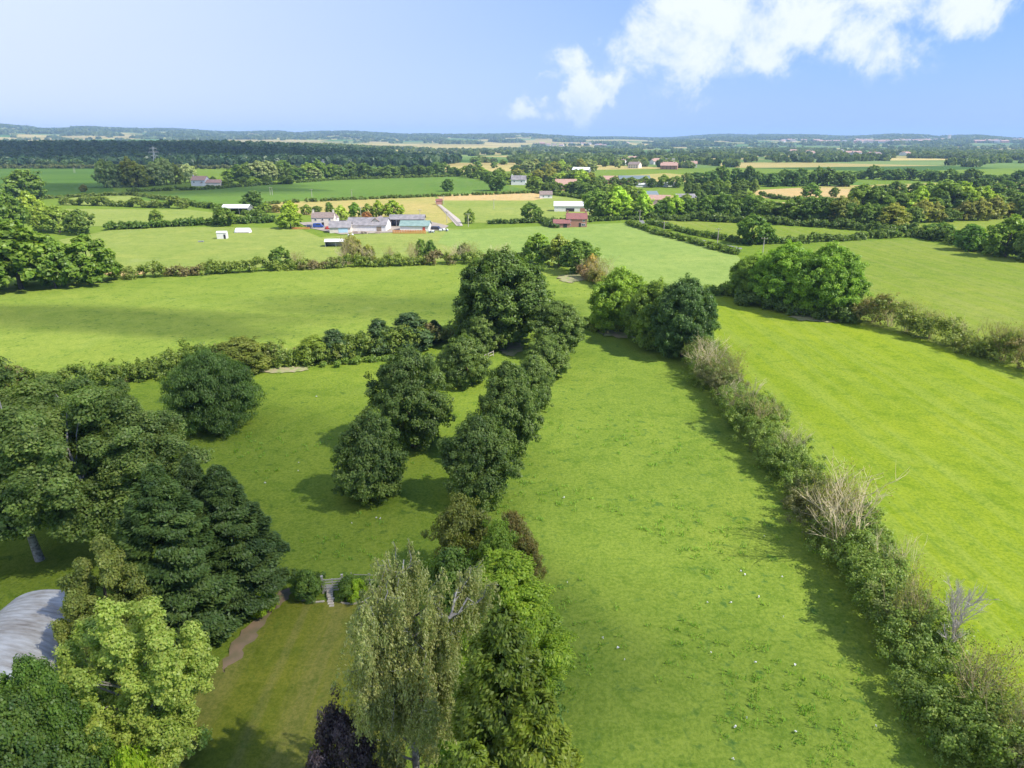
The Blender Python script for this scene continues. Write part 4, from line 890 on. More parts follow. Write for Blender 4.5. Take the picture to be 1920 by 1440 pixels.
# tree lines along the far field edges and far woods
P1 = []; P2 = []; P3 = []
for a, b in EDGES:
    mid = (a+b)/2; r = math.hypot(*mid); L_ = np.linalg.norm(b-a)
    if mid[1] < 1150: continue
    if mid[0] < 0 and mid[1] < 2100 and mid[0] < -200: continue
    if rng.random() < (.36 if r < 3200 else .62): continue
    if straw_box(mid[0], mid[1], 3): continue
    sp = 13 if r < 4500 else 24
    dense = rng.random() < .75
    for k in range(int(L_/sp*(1 if dense else .4))):
        t = rng.random(); q = a*(1-t)+b*t+rng.normal(0, 5, 2)
        (P1 if r < 4500 else P2).append(q)
for q in WOODS:
    r = math.hypot(*q.mean(0)); ar = 220*220
    for k in range(int(ar/(170 if r < 4500 else 520))):
        u_, v_ = rng.random(2); p = q[0]*(1-u_)*(1-v_)+q[1]*u_*(1-v_)+q[2]*u_*v_+q[3]*(1-u_)*v_
        (P1 if r < 4500 else P3).append(p)
P1 = np.array(P1); P2 = np.array(P2); P3 = np.array(P3)
for nm, P_, hs, ws, ln, sd_, lab in (('valley_woodland', P1, (5, 12), (9, 16), 24, 3, 'woods and tree lines filling the valley beyond the village'), ('hill_woodland', P2, (4, 9), (14, 26), 14, 4, 'hedgerow trees between the distant hill fields'), ('ridge_woodland', P3, (9, 16), (20, 36), 16, 6, 'blue green woods on the distant hills')):
    Z = height(P_[:, 0], P_[:, 1])
    canopy(nm, np.column_stack([P_, Z]), rng.uniform(*hs, len(P_)), rng.uniform(*ws, len(P_)), ln, (.032, .060, .024), (.085, .12, .045), sd_, lab)
print('far trees', len(P1), len(P2))

# ---------------------------------------------------------------- buildings
STONE = simple('pale_stone_wall', (.70, .64, .53), .9, col2=(.60, .54, .44), nscale=1.5, bump=.3)
WHITEW = simple('white_wall', (.74, .72, .68), .8, noise=.1, nscale=1)
BRICK = simple('red_brick_wall', (.42, .22, .155), .9, col2=(.34, .17, .12), nscale=2)
SLATE = simple('grey_sheet_roof', (.27, .25, .245), .8, col2=(.16, .15, .15), nscale=.5)
BROWNR = simple('brown_tile_roof', (.25, .19, .16), .85, col2=(.18, .14, .12), nscale=1.2)
REDR = simple('red_tile_roof', (.26, .105, .085), .85, col2=(.19, .08, .07), nscale=1.2)
PINKR = simple('orange_tile_roof', (.42, .26, .19), .85, col2=(.34, .21, .16), nscale=1)
GREENR = simple('green_sheet_roof', (.22, .31, .27), .6, col2=(.15, .23, .20), nscale=.5)
WHITER = simple('white_sheet_roof', (.70, .70, .70), .5, noise=.15, nscale=.6)
METAL = simple('galvanised_metal', (.45, .46, .47), .4, .6, noise=.2, nscale=1)
DARKIN = simple('dark_opening', (.03, .028, .03), .9)
GLASS = simple('window_glass', (.05, .06, .075), .15)
WOOD = simple('weathered_wood', (.32, .25, .17), .9, noise=.3, nscale=2)
ORANGEP = simple('orange_fence_rail', (.62, .27, .08), .8)
BLUEP = simple('blue_paint', (.03, .08, .30), .35)
RUBBER = simple('tyre_rubber', (.02, .02, .02), .9)
def building(name, label, px, py, Lm, Wm, H, RH, wall, roof, rz=0, cat='barn', over=.4, wins=(), doors=(), chim=0, open_front=0, group=None, loc=None, parts=True):
    """gabled building; (px, py) is the foot of the middle of its front, ridge along its length"""
    p = G(px, py) if loc is None else np.array(loc)
    o = empty(name, tuple(p), rz, label, cat, group); y0 = 0; cyy = Wm/2
    T = Tubes(); a, b = Lm/2, Wm; t = .12
    if open_front:
        T.box((0, b-.1, H/2), (Lm, .2, H)); T.box((-a+.1, b/2, H/2), (.2, b-.4, H)); T.box((a-.1, b/2, H/2), (.2, b-.4, H))
        n = open_front
        for i in range(1, n): T.box((-a+Lm*i/n, .12, H/2), (.22, .22, H))
        T.poly([(-a, 0, H), (a, 0, H), (a, b, H), (-a, b, H), (-a, b/2, H+RH), (a, b/2, H+RH)], [(0, 3, 4), (1, 5, 2)])
    else:
        T.poly([(-a, 0, 0), (a, 0, 0), (a, b, 0), (-a, b, 0), (-a, 0, H), (a, 0, H), (a, b, H), (-a, b, H), (-a, b/2, H+RH), (a, b/2, H+RH)],
               [(0, 1, 5, 4), (2, 3, 7, 6), (1, 2, 6, 9, 5), (3, 0, 4, 8, 7)])
    T.obj('wall', wall, o)
    Rf = Tubes(); e = over; sl = RH/(b/2)
    for s in (-1, 1):
        y1 = b/2; y2 = b/2+s*(b/2+e); z1 = H+RH+.02; z2 = H-sl*e+.02
        vs = [(-a-e, y1, z1), (a+e, y1, z1), (a+e, y2, z2), (-a-e, y2, z2)]; vs += [(x, y, z+t) for x, y, z in vs]
        Rf.poly(vs, [(0, 1, 2, 3), (7, 6, 5, 4), (0, 4, 5, 1), (1, 5, 6, 2), (2, 6, 7, 3), (3, 7, 4, 0)])
    ro = Rf.obj('roof', roof, o)
    for i in range(chim):
        c = Tubes(); x = (-a+.5, a-.5)[i % 2]; c.box((x, b/2, H+RH+.35), (.8, .8, 1.5)); c.box((x, b/2, H+RH+1.15), (.95, .95, .12)); c.obj('chimney', wall, ro)
    for (x, z, w, h) in wins:
        f = Tubes(); f.box((x, -.02, z), (w+.2, .1, h+.2)); fo = f.obj('window', WHITEW, o)
        g_ = Tubes()
        for dx in (-1, 1): g_.box((x+dx*w*.25, -.075, z), (w*.42, .03, h*.92))
        g_.obj('pane', GLASS, fo)
    for (x, w, h, m_) in doors:
        f = Tubes(); f.box((x, -.03, h/2), (w, .1, h)); f.obj('door', m_, o)
    return o
building('farmhouse', 'pale stone farmhouse with brown roof and end chimneys', 606, 425, 10.8, 6.5, 4.3, 2.3, STONE, BROWNR, R(4), 'house', wins=((-3.4, 3.4, .9, .9), (0, 3.4, .9, .9), (3.4, 3.4, .9, .9), (-3.4, 1.2, 1, 1.1), (3.4, 1.2, 1, 1.1)), doors=((0, 1.1, 2.1, DARKIN),), chim=2, over=.2)
building('farmhouse_wing', 'white gabled wing behind the stone farmhouse', 631, 422, 8, 5, 3.6, 2.4, WHITEW, BROWNR, R(82), 'house', over=.2, wins=((0, 3, 1, 1.1),))
building('outbuilding', 'low grey roofed outbuilding with a pale blue garage door', 638, 437, 9.5, 8, 2.6, 2.3, STONE, SLATE, R(6), 'outbuilding', doors=((1.4, 4.2, 2.2, simple('pale_blue_door', (.42, .62, .68), .6)),))
building('big_barn', 'largest barn with a wide grey sheet roof and white wall', 687, 434, 18.5, 13, 2.9, 2.8, WHITEW, SLATE, R(-1), 'barn', doors=((6, 2.2, 2.2, WOOD),))
building('gable_barn', 'narrow stone barn with its pale gable facing the pasture', 721, 430, 11, 5.5, 3.6, 2.2, STONE, BROWNR, R(86), 'barn')
building('long_barn', 'long grey roofed cattle barn behind the green roofed one', 763, 425, 17, 8, 3.6, 1.8, METAL, SLATE, R(1), 'barn', open_front=5)
building('green_barn', 'barn with a green sheet roof at the end of the farmyard', 777, 434, 13.5, 9, 2.6, 1.9, WHITEW, GREENR, R(-1), 'barn', doors=((4.5, 1.2, 2, simple('red_door', (.5, .06, .04), .6)),))
building('open_shed', 'open fronted shed with a bright white roof beside the dark round tree', 441, 402, 15, 8, 3.6, 1.6, METAL, WHITER, R(-1), 'shed', open_front=3)
building('field_shelter', 'low open field shelter standing on the pasture below the farmhouse', 630, 463, 8.5, 4.5, 2.1, .7, METAL, WHITER, R(6), 'shelter', open_front=2, over=.25)
building('white_shed', 'small white field shed with a dark end on the farm pasture', 416, 448, 4.0, 2.8, 2.6, .5, WHITEW, WHITER, R(6), 'shed', over=.15, doors=((1.3, .8, 1.9, DARKIN),))
building('brick_house', 'red brick house with a dark red roof and creeper on its front', 1081, 426, 10, 7, 4.0, 2.4, BRICK, REDR, R(-3), 'house', wins=((-3.4, 3.2, 1, .9), (3.5, 3.2, 1, .9), (-3.4, 1.2, 1, 1), (3.3, 1.2, 1.6, 1)), doors=((1.6, 1, 2.1, DARKIN),), chim=2, over=.3)
building('brick_garage', 'low brick garage attached to the red brick house', 1053, 427, 8, 5.5, 2.1, 1.5, BRICK, REDR, R(-3), 'garage', wins=((-2.6, 1.4, 1.6, 1.0),), doors=((1.7, 1.8, 2, DARKIN),), over=.3)
building('white_barn', 'pale barn with a dark gable on the pasture above the brick house', 1072, 397, 21, 9, 3.4, 2.2, WHITEW, WHITER, R(-4), 'barn', doors=((-1, 5, 2.0, DARKIN), (6.5, 3, 2.2, BRICK)))
building('far_farmhouse', 'pale farmhouse with an orange roof beside the grey green grove', 372, 349, 14, 9, 5.5, 3.4, WHITEW, PINKR, R(-8), 'house', wins=((-4, 3.6, 1.4, 1.2), (4, 3.6, 1.4, 1.2)), chim=1)
building('far_farm_wing', 'long low orange roofed wing of the farmhouse by the grove', 395, 349, 18, 7, 3.2, 2.6, STONE, PINKR, R(3), 'outbuilding')
building('pink_house', 'broad house with an orange red roof among the village trees', 1062, 357, 18, 10, 4.5, 4.5, BRICK, PINKR, R(3), 'house', wins=((-5, 3, 1.5, 1.2), (5, 3, 1.5, 1.2)), chim=1)
building('village_house', 'pale house with a purple grey roof at the corner of the crop field', 972, 347, 14, 9, 5, 3.6, WHITEW, SLATE, R(-5), 'house', wins=((-4, 3.4, 1.3, 1.2), (3, 3.4, 1.3, 1.2)), chim=1)
building('cottage', 'small white cottage under the village trees by the straw patch', 1024, 372, 9, 7, 2.8, 2.2, WHITEW, BROWNR, R(2), 'house', wins=((-2, 1.5, 1, 1), (2, 1.5, 1, 1)))
building('dutch_barn', 'open pale shed in the field behind the village', 1088, 326, 22, 12, 5, 3.0, METAL, WHITER, R(-20), 'barn', open_front=3)
building('red_roof_house', 'house with a bright red roof beside the dark green shed', 1144, 345, 13, 9, 4.5, 3, BRICK, PINKR, R(0), 'house', wins=((-3, 2.6, 1.3, 1.2), (3, 2.6, 1.3, 1.2)))
building('large_shed', 'large shed with a dark blue green roof at the village edge', 1190, 346, 30, 14, 5, 3, BRICK, simple('blue_green_roof', (.14, .18, .185), .6), R(0), 'shed')
for i, (x, y, l) in enumerate(((1205, 351, 26), (1230, 351, 22), (1255, 350, 18))):
    building('white_shed', 'long low white shed in the line at the village edge', x, y, l, 8, 2.4, 1.4, WHITEW, WHITER, R(random.uniform(-3, 3)), 'shed', group='low white sheds at the village edge')
building('bungalow', 'white bungalow with a dark roof beside the belt of trees', 1290, 383, 15, 9, 3.4, 3, WHITEW, SLATE, R(4), 'house', wins=((-4, 1.8, 1.6, 1.2), (4, 1.8, 1.6, 1.2)), doors=((0, 1.1, 2.1, DARKIN),))
building('bungalow', 'pinkish bungalow behind the copse of the brick house', 1232, 384, 16, 9, 3.4, 2.6, simple('pink_render', (.62, .48, .44), .9), PINKR, R(-12), 'house', wins=((-4, 1.8, 1.6, 1.2),))
building('bungalow', 'pale bungalow with a blue green roof near the pinkish one', 1218, 379, 14, 10, 4, 3, WHITEW, simple('blue_green_roof', (.14, .18, .185), .6), R(15), 'house', wins=((-3, 1.8, 1.6, 1.2),))
building('track_hut', 'small reddish hut where the farm track meets the straw patch', 824, 384, 4.2, 3.5, 2.5, 1.2, BRICK, REDR, R(10), 'hut', over=.2)
for i, (x, y, ln, m1, m2, lab) in enumerate(((95, 300, 40, METAL, SLATE, 'wide grey shed half hidden in trees below the dark wood'), (128, 302, 26, WHITEW, GREENR, 'shed with a turquoise roof below the dark wood'),
        (915, 289, 30, WHITEW, PINKR, 'pale house with a red roof on the crest beyond the green fields'))):
    building('distant_shed', lab, x, y, ln, 14, 5, 4, m1, m2, R(3), 'shed')
# scattered distant houses and the town on the plain
def house_mesh(seed, wm, rm):
    r = np.random.default_rng(seed); T = Tubes(); a, b, H, RH = 9*r.uniform(.8, 1.4), 8, 5.5, 3.6
    T.poly([(-a, -b, 0), (a, -b, 0), (a, b, 0), (-a, b, 0), (-a, -b, H), (a, -b, H), (a, b, H), (-a, b, H), (-a, 0, H+RH), (a, 0, H+RH)], [(0, 1, 5, 4), (2, 3, 7, 6), (1, 2, 6, 9, 5), (3, 0, 4, 8, 7)])
    e = .6
    for s in (-1, 1):
        T.poly([(-a-e, 0, H+RH+.05), (a+e, 0, H+RH+.05), (a+e, s*(b+e), H-.2), (-a-e, s*(b+e), H-.2), (-a-e, 0, H+RH+.3), (a+e, 0, H+RH+.3), (a+e, s*(b+e), H+.05), (-a-e, s*(b+e), H+.05)],
               [(0, 1, 2, 3), (7, 6, 5, 4), (0, 4, 5, 1), (1, 5, 6, 2), (2, 6, 7, 3), (3, 7, 4, 0)], 1)
    T.box((a*.6, 0, H+RH+.6), (1, 1, 1.6), 0, 0)
    for k in range(4): T.box((-a*.7+k*a*.45, -b-.02, 3.6), (1.3, .1, 1.3), 0, 2); T.box((-a*.7+k*a*.45, -b-.02, 1.3), (1.3, .1, 1.3), 0, 2)
    return T.mesh('house', [wm, rm, GLASS])
HM = [house_mesh(1, WHITEW, PINKR), house_mesh(2, STONE, BROWNR), house_mesh(3, WHITEW, SLATE), house_mesh(4, BRICK, PINKR)]
def houses(n, x0, x1, y0, y1, label, group, seed, sc_=1.0):
    r = np.random.default_rng(seed)
    for i in range(n):
        p = G(r.uniform(x0, x1), r.uniform(y0, y1)); o = link(bpy.data.objects.new('house', HM[(0, 2, 0, 1, 3)[r.integers(5)]])); o.location = tuple(p)
        o.rotation_euler = (0, 0, r.uniform(-.5, .5)); o.scale = (sc_, sc_, sc_); tag(o, label, 'house', group)
houses(110, 1600, 1930, 264.5, 268.5, 'tiny pale house of the distant town on the plain', 'houses of the distant town', 1, 2.1)
houses(16, 1460, 1640, 264.5, 268, 'tiny pale house at the near end of the distant town', 'outlying houses of the distant town', 2, 2.0)
houses(16, 1000, 1180, 268, 275, 'tiny pale house of the hamlet in the far valley', 'hamlet houses in the far valley', 3, 1.5)
houses(12, 1600, 1800, 289, 294, 'small pale house beside the far farm sheds', 'houses by the far farm sheds', 4, 1.1)
houses(9, 1130, 1330, 296, 318, 'small pale house among trees beyond the village', 'houses among trees beyond the village', 7, 1.0)
houses(7, 1480, 1620, 286, 291, 'small red roofed house in the far tree line', 'red roofed houses in the far tree line', 5, 1.2)
T = Tubes(); T.box((0, 0, 14), (9, 9, 28)); T.box((0, 0, 28.6), (10, 10, 1.2))
for sx in (-1, 1):
    for sy in (-1, 1): T.box((sx*4.4, sy*4.4, 30.6), (1, 1, 3))
o = T.obj('church_tower', STONE); p = G(1778, 266.3); o.location = tuple(p); o.scale = (1.7,)*3; tag(o, 'square church tower standing above the distant town', 'tower')

# curved dutch barn
pc = G(40, 1105)
def dutch():
    o = empty('curved_barn', (-37.2, 36.5, 0), R(-4), 'barn with a weathered grey curved metal roof beside the poplars', 'barn')
    W_, Ln, Hw, Hr = 4.9, 9.5, 3.0, 3.2; n = 24; cor = 44
    ROOF = bpy.data.materials.new('weathered_curved_roof'); ROOF.use_nodes = True; nt = ROOF.node_tree; b = nt.nodes['Principled BSDF']
    b.inputs['Roughness'].default_value = .6; b.inputs['Metallic'].default_value = .0
    tc = nt.nodes.new('ShaderNodeTexCoord'); n1 = nt.nodes.new('ShaderNodeTexNoise'); n1.inputs['Scale'].default_value = .5; n1.inputs['Detail'].default_value = 8; n1.inputs['Roughness'].default_value = .7
    mp = nt.nodes.new('ShaderNodeMapping'); mp.inputs['Scale'].default_value = (.5, 2.2, .5)
    nt.links.new(tc.outputs['Object'], mp.inputs[0]); nt.links.new(mp.outputs[0], n1.inputs['Vector'])
    cr = nt.nodes.new('ShaderNodeValToRGB'); el = cr.color_ramp.elements
    el[0].position = .30; el[0].color = (.10, .085, .07, 1); el[1].position = .74; el[1].color = (.50, .51, .48, 1)
    e = el.new(.42); e.color = (.26, .24, .20, 1); e = el.new(.56); e.color = (.38, .38, .35, 1)
    nt.links.new(n1.outputs['Fac'], cr.inputs[0]); nt.links.new(cr.outputs[0], b.inputs['Base Color'])
    V = []; Fc = []
    m_ = 190
    for i in range(m_+1):
        y = -Ln+2*Ln*i/m_; c = .025*math.sin(y*2*math.pi/.42)
        for k in range(n+1):
            a = math.pi*k/n; V.append(((W_+c)*math.cos(a)*-1, y, Hw+(Hr+c)*math.sin(a)))
    for i in range(m_):
        for k in range(n):
            q = i*(n+1)+k; Fc.append((q, q+1, q+n+2, q+n+1))
    me = bpy.data.meshes.new('roof'); me.from_pydata(V, [], Fc); me.materials.append(ROOF); me.polygons.foreach_set('use_smooth', [True]*len(Fc))
    r = link(bpy.data.objects.new('roof', me), o); sm = r.modifiers.new('thick', 'SOLIDIFY'); sm.thickness = .06
    T = Tubes()
    for s in (-1, 1): T.box((s*(W_-.08), 0, Hw/2), (.1, 2*Ln-.2, Hw))
    for ye in (-Ln+.1, Ln-.1):
        vs = [(-W_+.1, ye, 0), (W_-.1, ye, 0)]+[((W_-.1)*math.cos(math.pi*k/12), ye, Hw+(Hr-.1)*math.sin(math.pi*k/12)) for k in range(13)]
        T.poly(vs, [tuple(range(len(vs)))])
    T.obj('wall', METAL, o)
dutch()

# ---------------------------------------------------------------- farm things, gates, fences, poles
def post_rail(name, pix, h, rails, mat, label, cat='fence', sp=2.4, th=.09, group=None, world=None):
    pts = [G(*p) for p in pix] if world is None else [np.array(p, float) for p in world]
    o = empty(name, tuple(pts[0]), 0, label, cat, group); T = Tubes(); Q = Tubes(); c0 = pts[0]
    for a, b in zip(pts[:-1], pts[1:]):
        ln = np.linalg.norm(b-a); n = max(1, round(ln/sp)); ang = math.atan2(b[1]-a[1], b[0]-a[0])
        for i in range(n+1):
            p = a+(b-a)*i/n-c0; T.box((p[0], p[1], h/2), (th*1.3, th*1.3, h+.1), ang)
        for r in range(rails):
            m_ = (a+b)/2-c0; Q.box((m_[0]+math.sin(ang)*th, m_[1]-math.cos(ang)*th, h*(r+1)/rails-.1), (ln, th*.4, th*1.2), ang)
    T.obj('posts', mat, o); Q.obj('rails', mat, o)
    return o
PALEW = simple('silvered_wood', (.50, .46, .38), .9, noise=.25, nscale=3)
post_rail('rail_fence', [(862, 717), (887, 716)], 1.15, 2, PALEW, 'short pale wooden rail guarding the third avenue tree', sp=1.3)
post_rail('rail_fence', [(905, 677), (925, 668)], 1.15, 2, PALEW, 'pale wooden rail beside the small avenue tree below the oak', sp=1.5)
post_rail('rail_fence', [(662, 930), (712, 931)], 1.1, 2, WOOD, 'brown wooden rail under the first avenue tree', sp=1.5)
post_rail('rail_fence', [(778, 845), (795, 830)], 1.1, 2, WOOD, 'brown wooden rail under the largest avenue tree', sp=1.5)
post_rail('rail_fence', [(968, 858), (972, 835)], 1.1, 2, PALEW, 'pale rail against the second tree of the paddock side row', sp=1.3)
post_rail('paddock_fence', [(660, 1093), (760, 1096), (830, 1096)], 1.1, 2, PALEW, 'thin pale fence running from the garden gate behind the birch', sp=2.0, th=.06)
post_rail('orange_fence', [(737, 438), (770, 438), (798, 438)], 1.6, 4, ORANGEP, 'orange wooden cattle rails in front of the green roofed barn', sp=1.2, th=.22)
post_rail('orange_fence', [(548, 430), (580, 430)], 1.0, 3, ORANGEP, 'orange fence beside the farmhouse drive', sp=2, th=.2)
post_rail('track_fence', [(820, 385), (843, 405), (862, 424)], 1.0, 2, PALEW, 'pale fence following the farm track', sp=4, th=.14)
# gate: open five bar wicket with steps
p = G(625, 1112)
gt = empty('garden_gate', tuple(p), R(8), 'small grey five bar gate at the top of the stone steps', 'gate')
T = Tubes()
for r in range(5): T.box((0, 0, .28+r*.22), (1.35, .04, .09))
for s in (-.66, 0, .66): T.box((s, .03, .68), (.08, .05, 1.1))
T.obj('gate_frame', PALEW, gt); gt.scale = (1.15, 1, 1.3)
for s in (-.8, .8): T = Tubes(); T.box((s, .05, .7), (.14, .14, 1.5)); T.box((s, .05, 1.47), (.18, .18, .05)); T.obj('post', PALEW, gt)
st = empty('stone_steps', tuple(G(621, 1135)), R(4), 'worn pale stone path leading from the lawn up to the gate', 'path'); T = Tubes(); rr = np.random.default_rng(3)
FLAG = simple('pale_flagstone', (.56, .49, .36), .9, col2=(.38, .33, .24), nscale=3, bump=.4)
a, b = G(621, 1140), G(621, 1105)
for i in range(9):
    t = (i+.5)/9; q = a+(b-a)*t-G(621, 1135); T.box((q[0]+rr.normal(0, .02), q[1], .07+.04*i/2), (.55+rr.normal(0, .04), np.linalg.norm(b-a)/9*.9, .14+.04*i), rr.normal(0, .06))
T.obj('tread', FLAG, st)
for j, (pa, pb, lab) in enumerate((((640, 1132), (690, 1128), 'curved dry stone edging of the flower bed beside the steps'), ((560, 1124), (608, 1130), 'low stone edging under the dark shrub by the steps'))):
    a, b = G(*pa), G(*pb); T = Tubes(); 
    for i in range(16):
        t = (i+.5)/16; q = (b-a)*t; q[1] -= .35*math.sin(math.pi*t)
        T.box((q[0], q[1], .09), (rr.uniform(.14, .26), rr.uniform(.14, .22), rr.uniform(.16, .28)), rr.uniform(-.5, .5), 0, rr.uniform(-.2, .2))
    o = T.obj('stone_edging', FLAG); o.location = tuple(a); tag(o, lab, 'stone edging')
# vehicles
def vehicle(name, label, cat, px, py, L_, W_, H, mat, rz, van=False):
    o = empty(name, tuple(G(px, py)), rz, label, cat)
    prof_ = [(-L_/2, .35), (-L_/2, H*.55), (-L_/2+.15, H*(.95 if van else .58)), (-L_*.35, H), (L_*(.22 if van else .12), H), (L_*.36, H*.58), (L_/2-.05, H*.5), (L_/2, .35)]
    T = Tubes(); n = len(prof_); vs = [(x, -W_/2, z) for x, z in prof_]+[(x, W_/2, z) for x, z in prof_]
    T.poly(vs, [tuple(range(n)), tuple(range(2*n-1, n-1, -1))]+[(i, i+n, (i+1) % n+n, (i+1) % n) for i in range(n)]); T.obj('body', mat, o)
    for s in (-1, 1):
        g_ = Tubes(); g_.box((L_*.02, s*(W_/2+.01), H*.76), (L_*.42, .03, H*.24)); g_.obj('window', GLASS, o)
        for x in (-L_*.32, L_*.32):
            w_ = Tubes(); w_.add([(x, s*W_/2-.1, .34), (x, s*W_/2+.1, .34)], [.34, .34], 14); w_.obj('wheel', RUBBER, o)
CARR = simple('red_paint', (.40, .04, .03), .3); CARD = simple('dark_blue_paint', (.03, .035, .06), .3)
vehicle('van', 'blue van parked in front of the stone farmhouse', 'van', 597, 427, 5.0, 2.0, 2.2, BLUEP, R(5), True)
vehicle('car', 'red car parked between the farmhouse and the outbuilding', 'car', 618, 430, 4.1, 1.7, 1.5, CARR, R(40))
vehicle('car', 'dark blue car parked at the farm gate beside the blue van', 'car', 580, 427, 4.1, 1.7, 1.5, CARD, R(100))
vehicle('pickup_truck', 'dark pickup parked past the end of the green roofed barn', 'truck', 818, 431, 4.8, 1.9, 1.7, CARD, R(-20), True)
for i, (x, y) in enumerate(((826, 434), (832, 433), (838, 434), (806, 437), (812, 436.5), (655, 444), (660, 443))):
    T = Tubes(); T.add([(-.62, 0, .62), (-.5, 0, .62), (.5, 0, .62), (.62, 0, .62)], [.5, .62, .62, .5], 14); T.add([(.62, 0, .62), (.63, 0, .62)], [.5, .5], 14)
    o = T.obj('wrapped_bale', simple('pale_wrap', (.55, .58, .56), .4)); o.location = tuple(G(x, y)); o.rotation_euler = (0, 0, i*.7); tag(o, 'pale wrapped round bale lying in the farmyard', 'bale', 'wrapped bales in the farmyard')
# white polytunnel
pt = empty('polytunnel', tuple(G(456, 436)), R(3), 'white polytunnel on the farm pasture above the small shed', 'polytunnel'); T = Tubes(); n = 10
vs = [(x, -1.7*math.cos(math.pi*k/n), 2.1*math.sin(math.pi*k/n)) for x in (-3.6, -3, 3, 3.6) for k in range(n+1)]
vs = [(x, y*(.8 if abs(x) > 3.3 else 1), z*(.65 if abs(x) > 3.3 else 1)) for x, y, z in vs]
T.poly(vs, [(i*(n+1)+k, i*(n+1)+k+1, (i+1)*(n+1)+k+1, (i+1)*(n+1)+k) for i in range(3) for k in range(n)]+[tuple(range(n+1)), tuple(range(3*(n+1), 4*(n+1)))])
T.obj('cover', simple('white_film', (.8, .8, .8), .4), pt); T = Tubes(); T.box((0, -1.75, .15), (6.4, .12, .3)); T.obj('base_rail', WOOD, pt)
t_ = empty('water_trough', tuple(G(377, 454)), 0, 'small grey water trough on the farm pasture', 'trough'); T = Tubes(); T.box((0, 0, .3), (2.2, .8, .45)); T.obj('tank', METAL, t_)
T = Tubes(); T.box((-.8, 0, .05), (.2, .7, .1)); T.box((.8, 0, .05), (.2, .7, .1)); T.obj('foot', WOOD, t_)
_r = empty('rubble_heap', tuple(G(690, 438)), 0, 'pinkish heap of rubble along the foot of the big barn', 'rubble heap')
for k in range(7):
    T = Tubes(); T.box((rr.uniform(-6, 6), rr.uniform(-.8, .8), rr.uniform(.3, .6)), (2.2, 1.2, rr.uniform(.6, 1.3)), rr.uniform(-.4, .4))
    T.obj('rubble', simple('pinkish_rubble', (.40, .31, .25), .95, noise=.3, nscale=1), _r)
# long pale sheet pile under the oak group
o = empty('covered_trailer', tuple(G(1518, 592)), R(-14), 'long low grey trailer parked under the oak group', 'trailer'); T = Tubes(); T.box((0, 0, .9), (9, 1.8, .5)); T.box((-4.2, 0, 1.5), (.2, 1.8, .8)); T.obj('bed', METAL, o)
for x in (-2, 2):
    for s in (-.9, .9): T = Tubes(); T.add([(x, s-.1, .4), (x, s+.1, .4)], [.4, .4], 12); T.obj('wheel', RUBBER, o)
# wooden poles
def pole(bx, by, ty, label, group=None, twin=False, arm=True):
    p = G(bx, by); h = max(h_for(p, ty), 6); o = empty('electricity_pole', tuple(p), random.uniform(-.3, .3), label, 'pole', group)
    for s in ((-.9, .9) if twin else (0,)): T = Tubes(); T.add([(s, 0, -.1), (s, 0, h)], [.17, .12], 8); T.obj('pole_shaft', PALEW, o)
    if arm:
        T = Tubes(); T.box((0, -.15, h-.5), (2.4 if not twin else 3.4, .1, .14)); T.obj('crossarm', WOOD, o)
        for x in (-1, 0, 1): T = Tubes(); T.add([(x, -.15, h-.42), (x, -.15, h-.12)], [.06, .05], 6); T.obj('insulator', WHITEW, o)
for (x, b, t, lab, tw) in ((140, 324, 313, 'twin pole on the dark pasture in front of the dark wood', True), (509, 366, 352, 'twin pole in the green crop field above the dark round tree', True),
        (585, 370, 356, 'pole at the lower edge of the green crop field', False), (677, 409, 391, 'pole standing behind the big barn', False), (660, 371, 360, 'pole where the dry grass meets the crop field', False),
        (878, 425, 400, 'pole in front of the small upright tree', False), (788, 414, 392, 'pole beyond the green roofed barn', False), (832, 384, 373, 'pole beside the track hut', False), (926, 392, 380, 'pole in the middle of the pale pasture above the oak', False),
        (1199, 416, 400, 'pole at the bend of the lane near the brick house', False), (1244, 441, 424, 'pole between the two lane hedges', False), (1345, 455, 440, 'pole beside the lone lane oak', False), (1430, 475, 458, 'grey pole near the oak group by the lane end', False),
        (20, 311, 303, 'pole in the hedge below the dark wood near the picture edge', False), (838, 418, 408, 'short pole on the track below the straw patch', False)):
    pole(x, b, t, lab, twin=tw)
# pylons
def pylon(bx, by, topy, label):
    p = G(bx, by); h = h_for(p, topy); o = empty('pylon', tuple(p), R(25), label, 'pylon'); T = Tubes(); w0, w1 = h*.09, h*.02
    cs = [(-1, -1), (1, -1), (1, 1), (-1, 1)]; zs = np.linspace(0, h*.95, 9)
    wz = lambda z: w0+(w1-w0)*min(z/(h*.7), 1)
    r = .22
    for sx, sy in cs: T.add([(sx*wz(z), sy*wz(z), z) for z in zs], [r]*len(zs), 4)
    for z1, z2 in zip(zs[:-1], zs[1:]):
        for i in range(4):
            a_, b_ = cs[i], cs[(i+1) % 4]
            T.add([(a_[0]*wz(z1), a_[1]*wz(z1), z1), (b_[0]*wz(z2), b_[1]*wz(z2), z2)], [.12]*2, 3); T.add([(b_[0]*wz(z1), b_[1]*wz(z1), z1), (a_[0]*wz(z2), a_[1]*wz(z2), z2)], [.12]*2, 3)
    T.add([(0, 0, h*.93), (0, 0, h)], [.2, .1], 4); T.obj('lattice_mast', METAL, o)
    for q, wd in ((.60, .15), (.74, .18), (.88, .13)):
        T = Tubes(); z = h*q; e = h*wd
        for s in (-1, 1):
            for d in (-1, 1): T.add([(s*w1, d*w1, z), (s*e, 0, z+.5)], [.18, .12], 4)
            T.add([(s*w1, 0, z+h*.05), (s*e, 0, z+.5)], [.15, .1], 4); T.add([(s*e, 0, z+.5), (s*e, 0, z-2.5)], [.12, .12], 4)
        T.obj('crossarm', METAL, o)
pylon(294, 322, 273, 'tall lattice pylon rising behind the grey green grove')
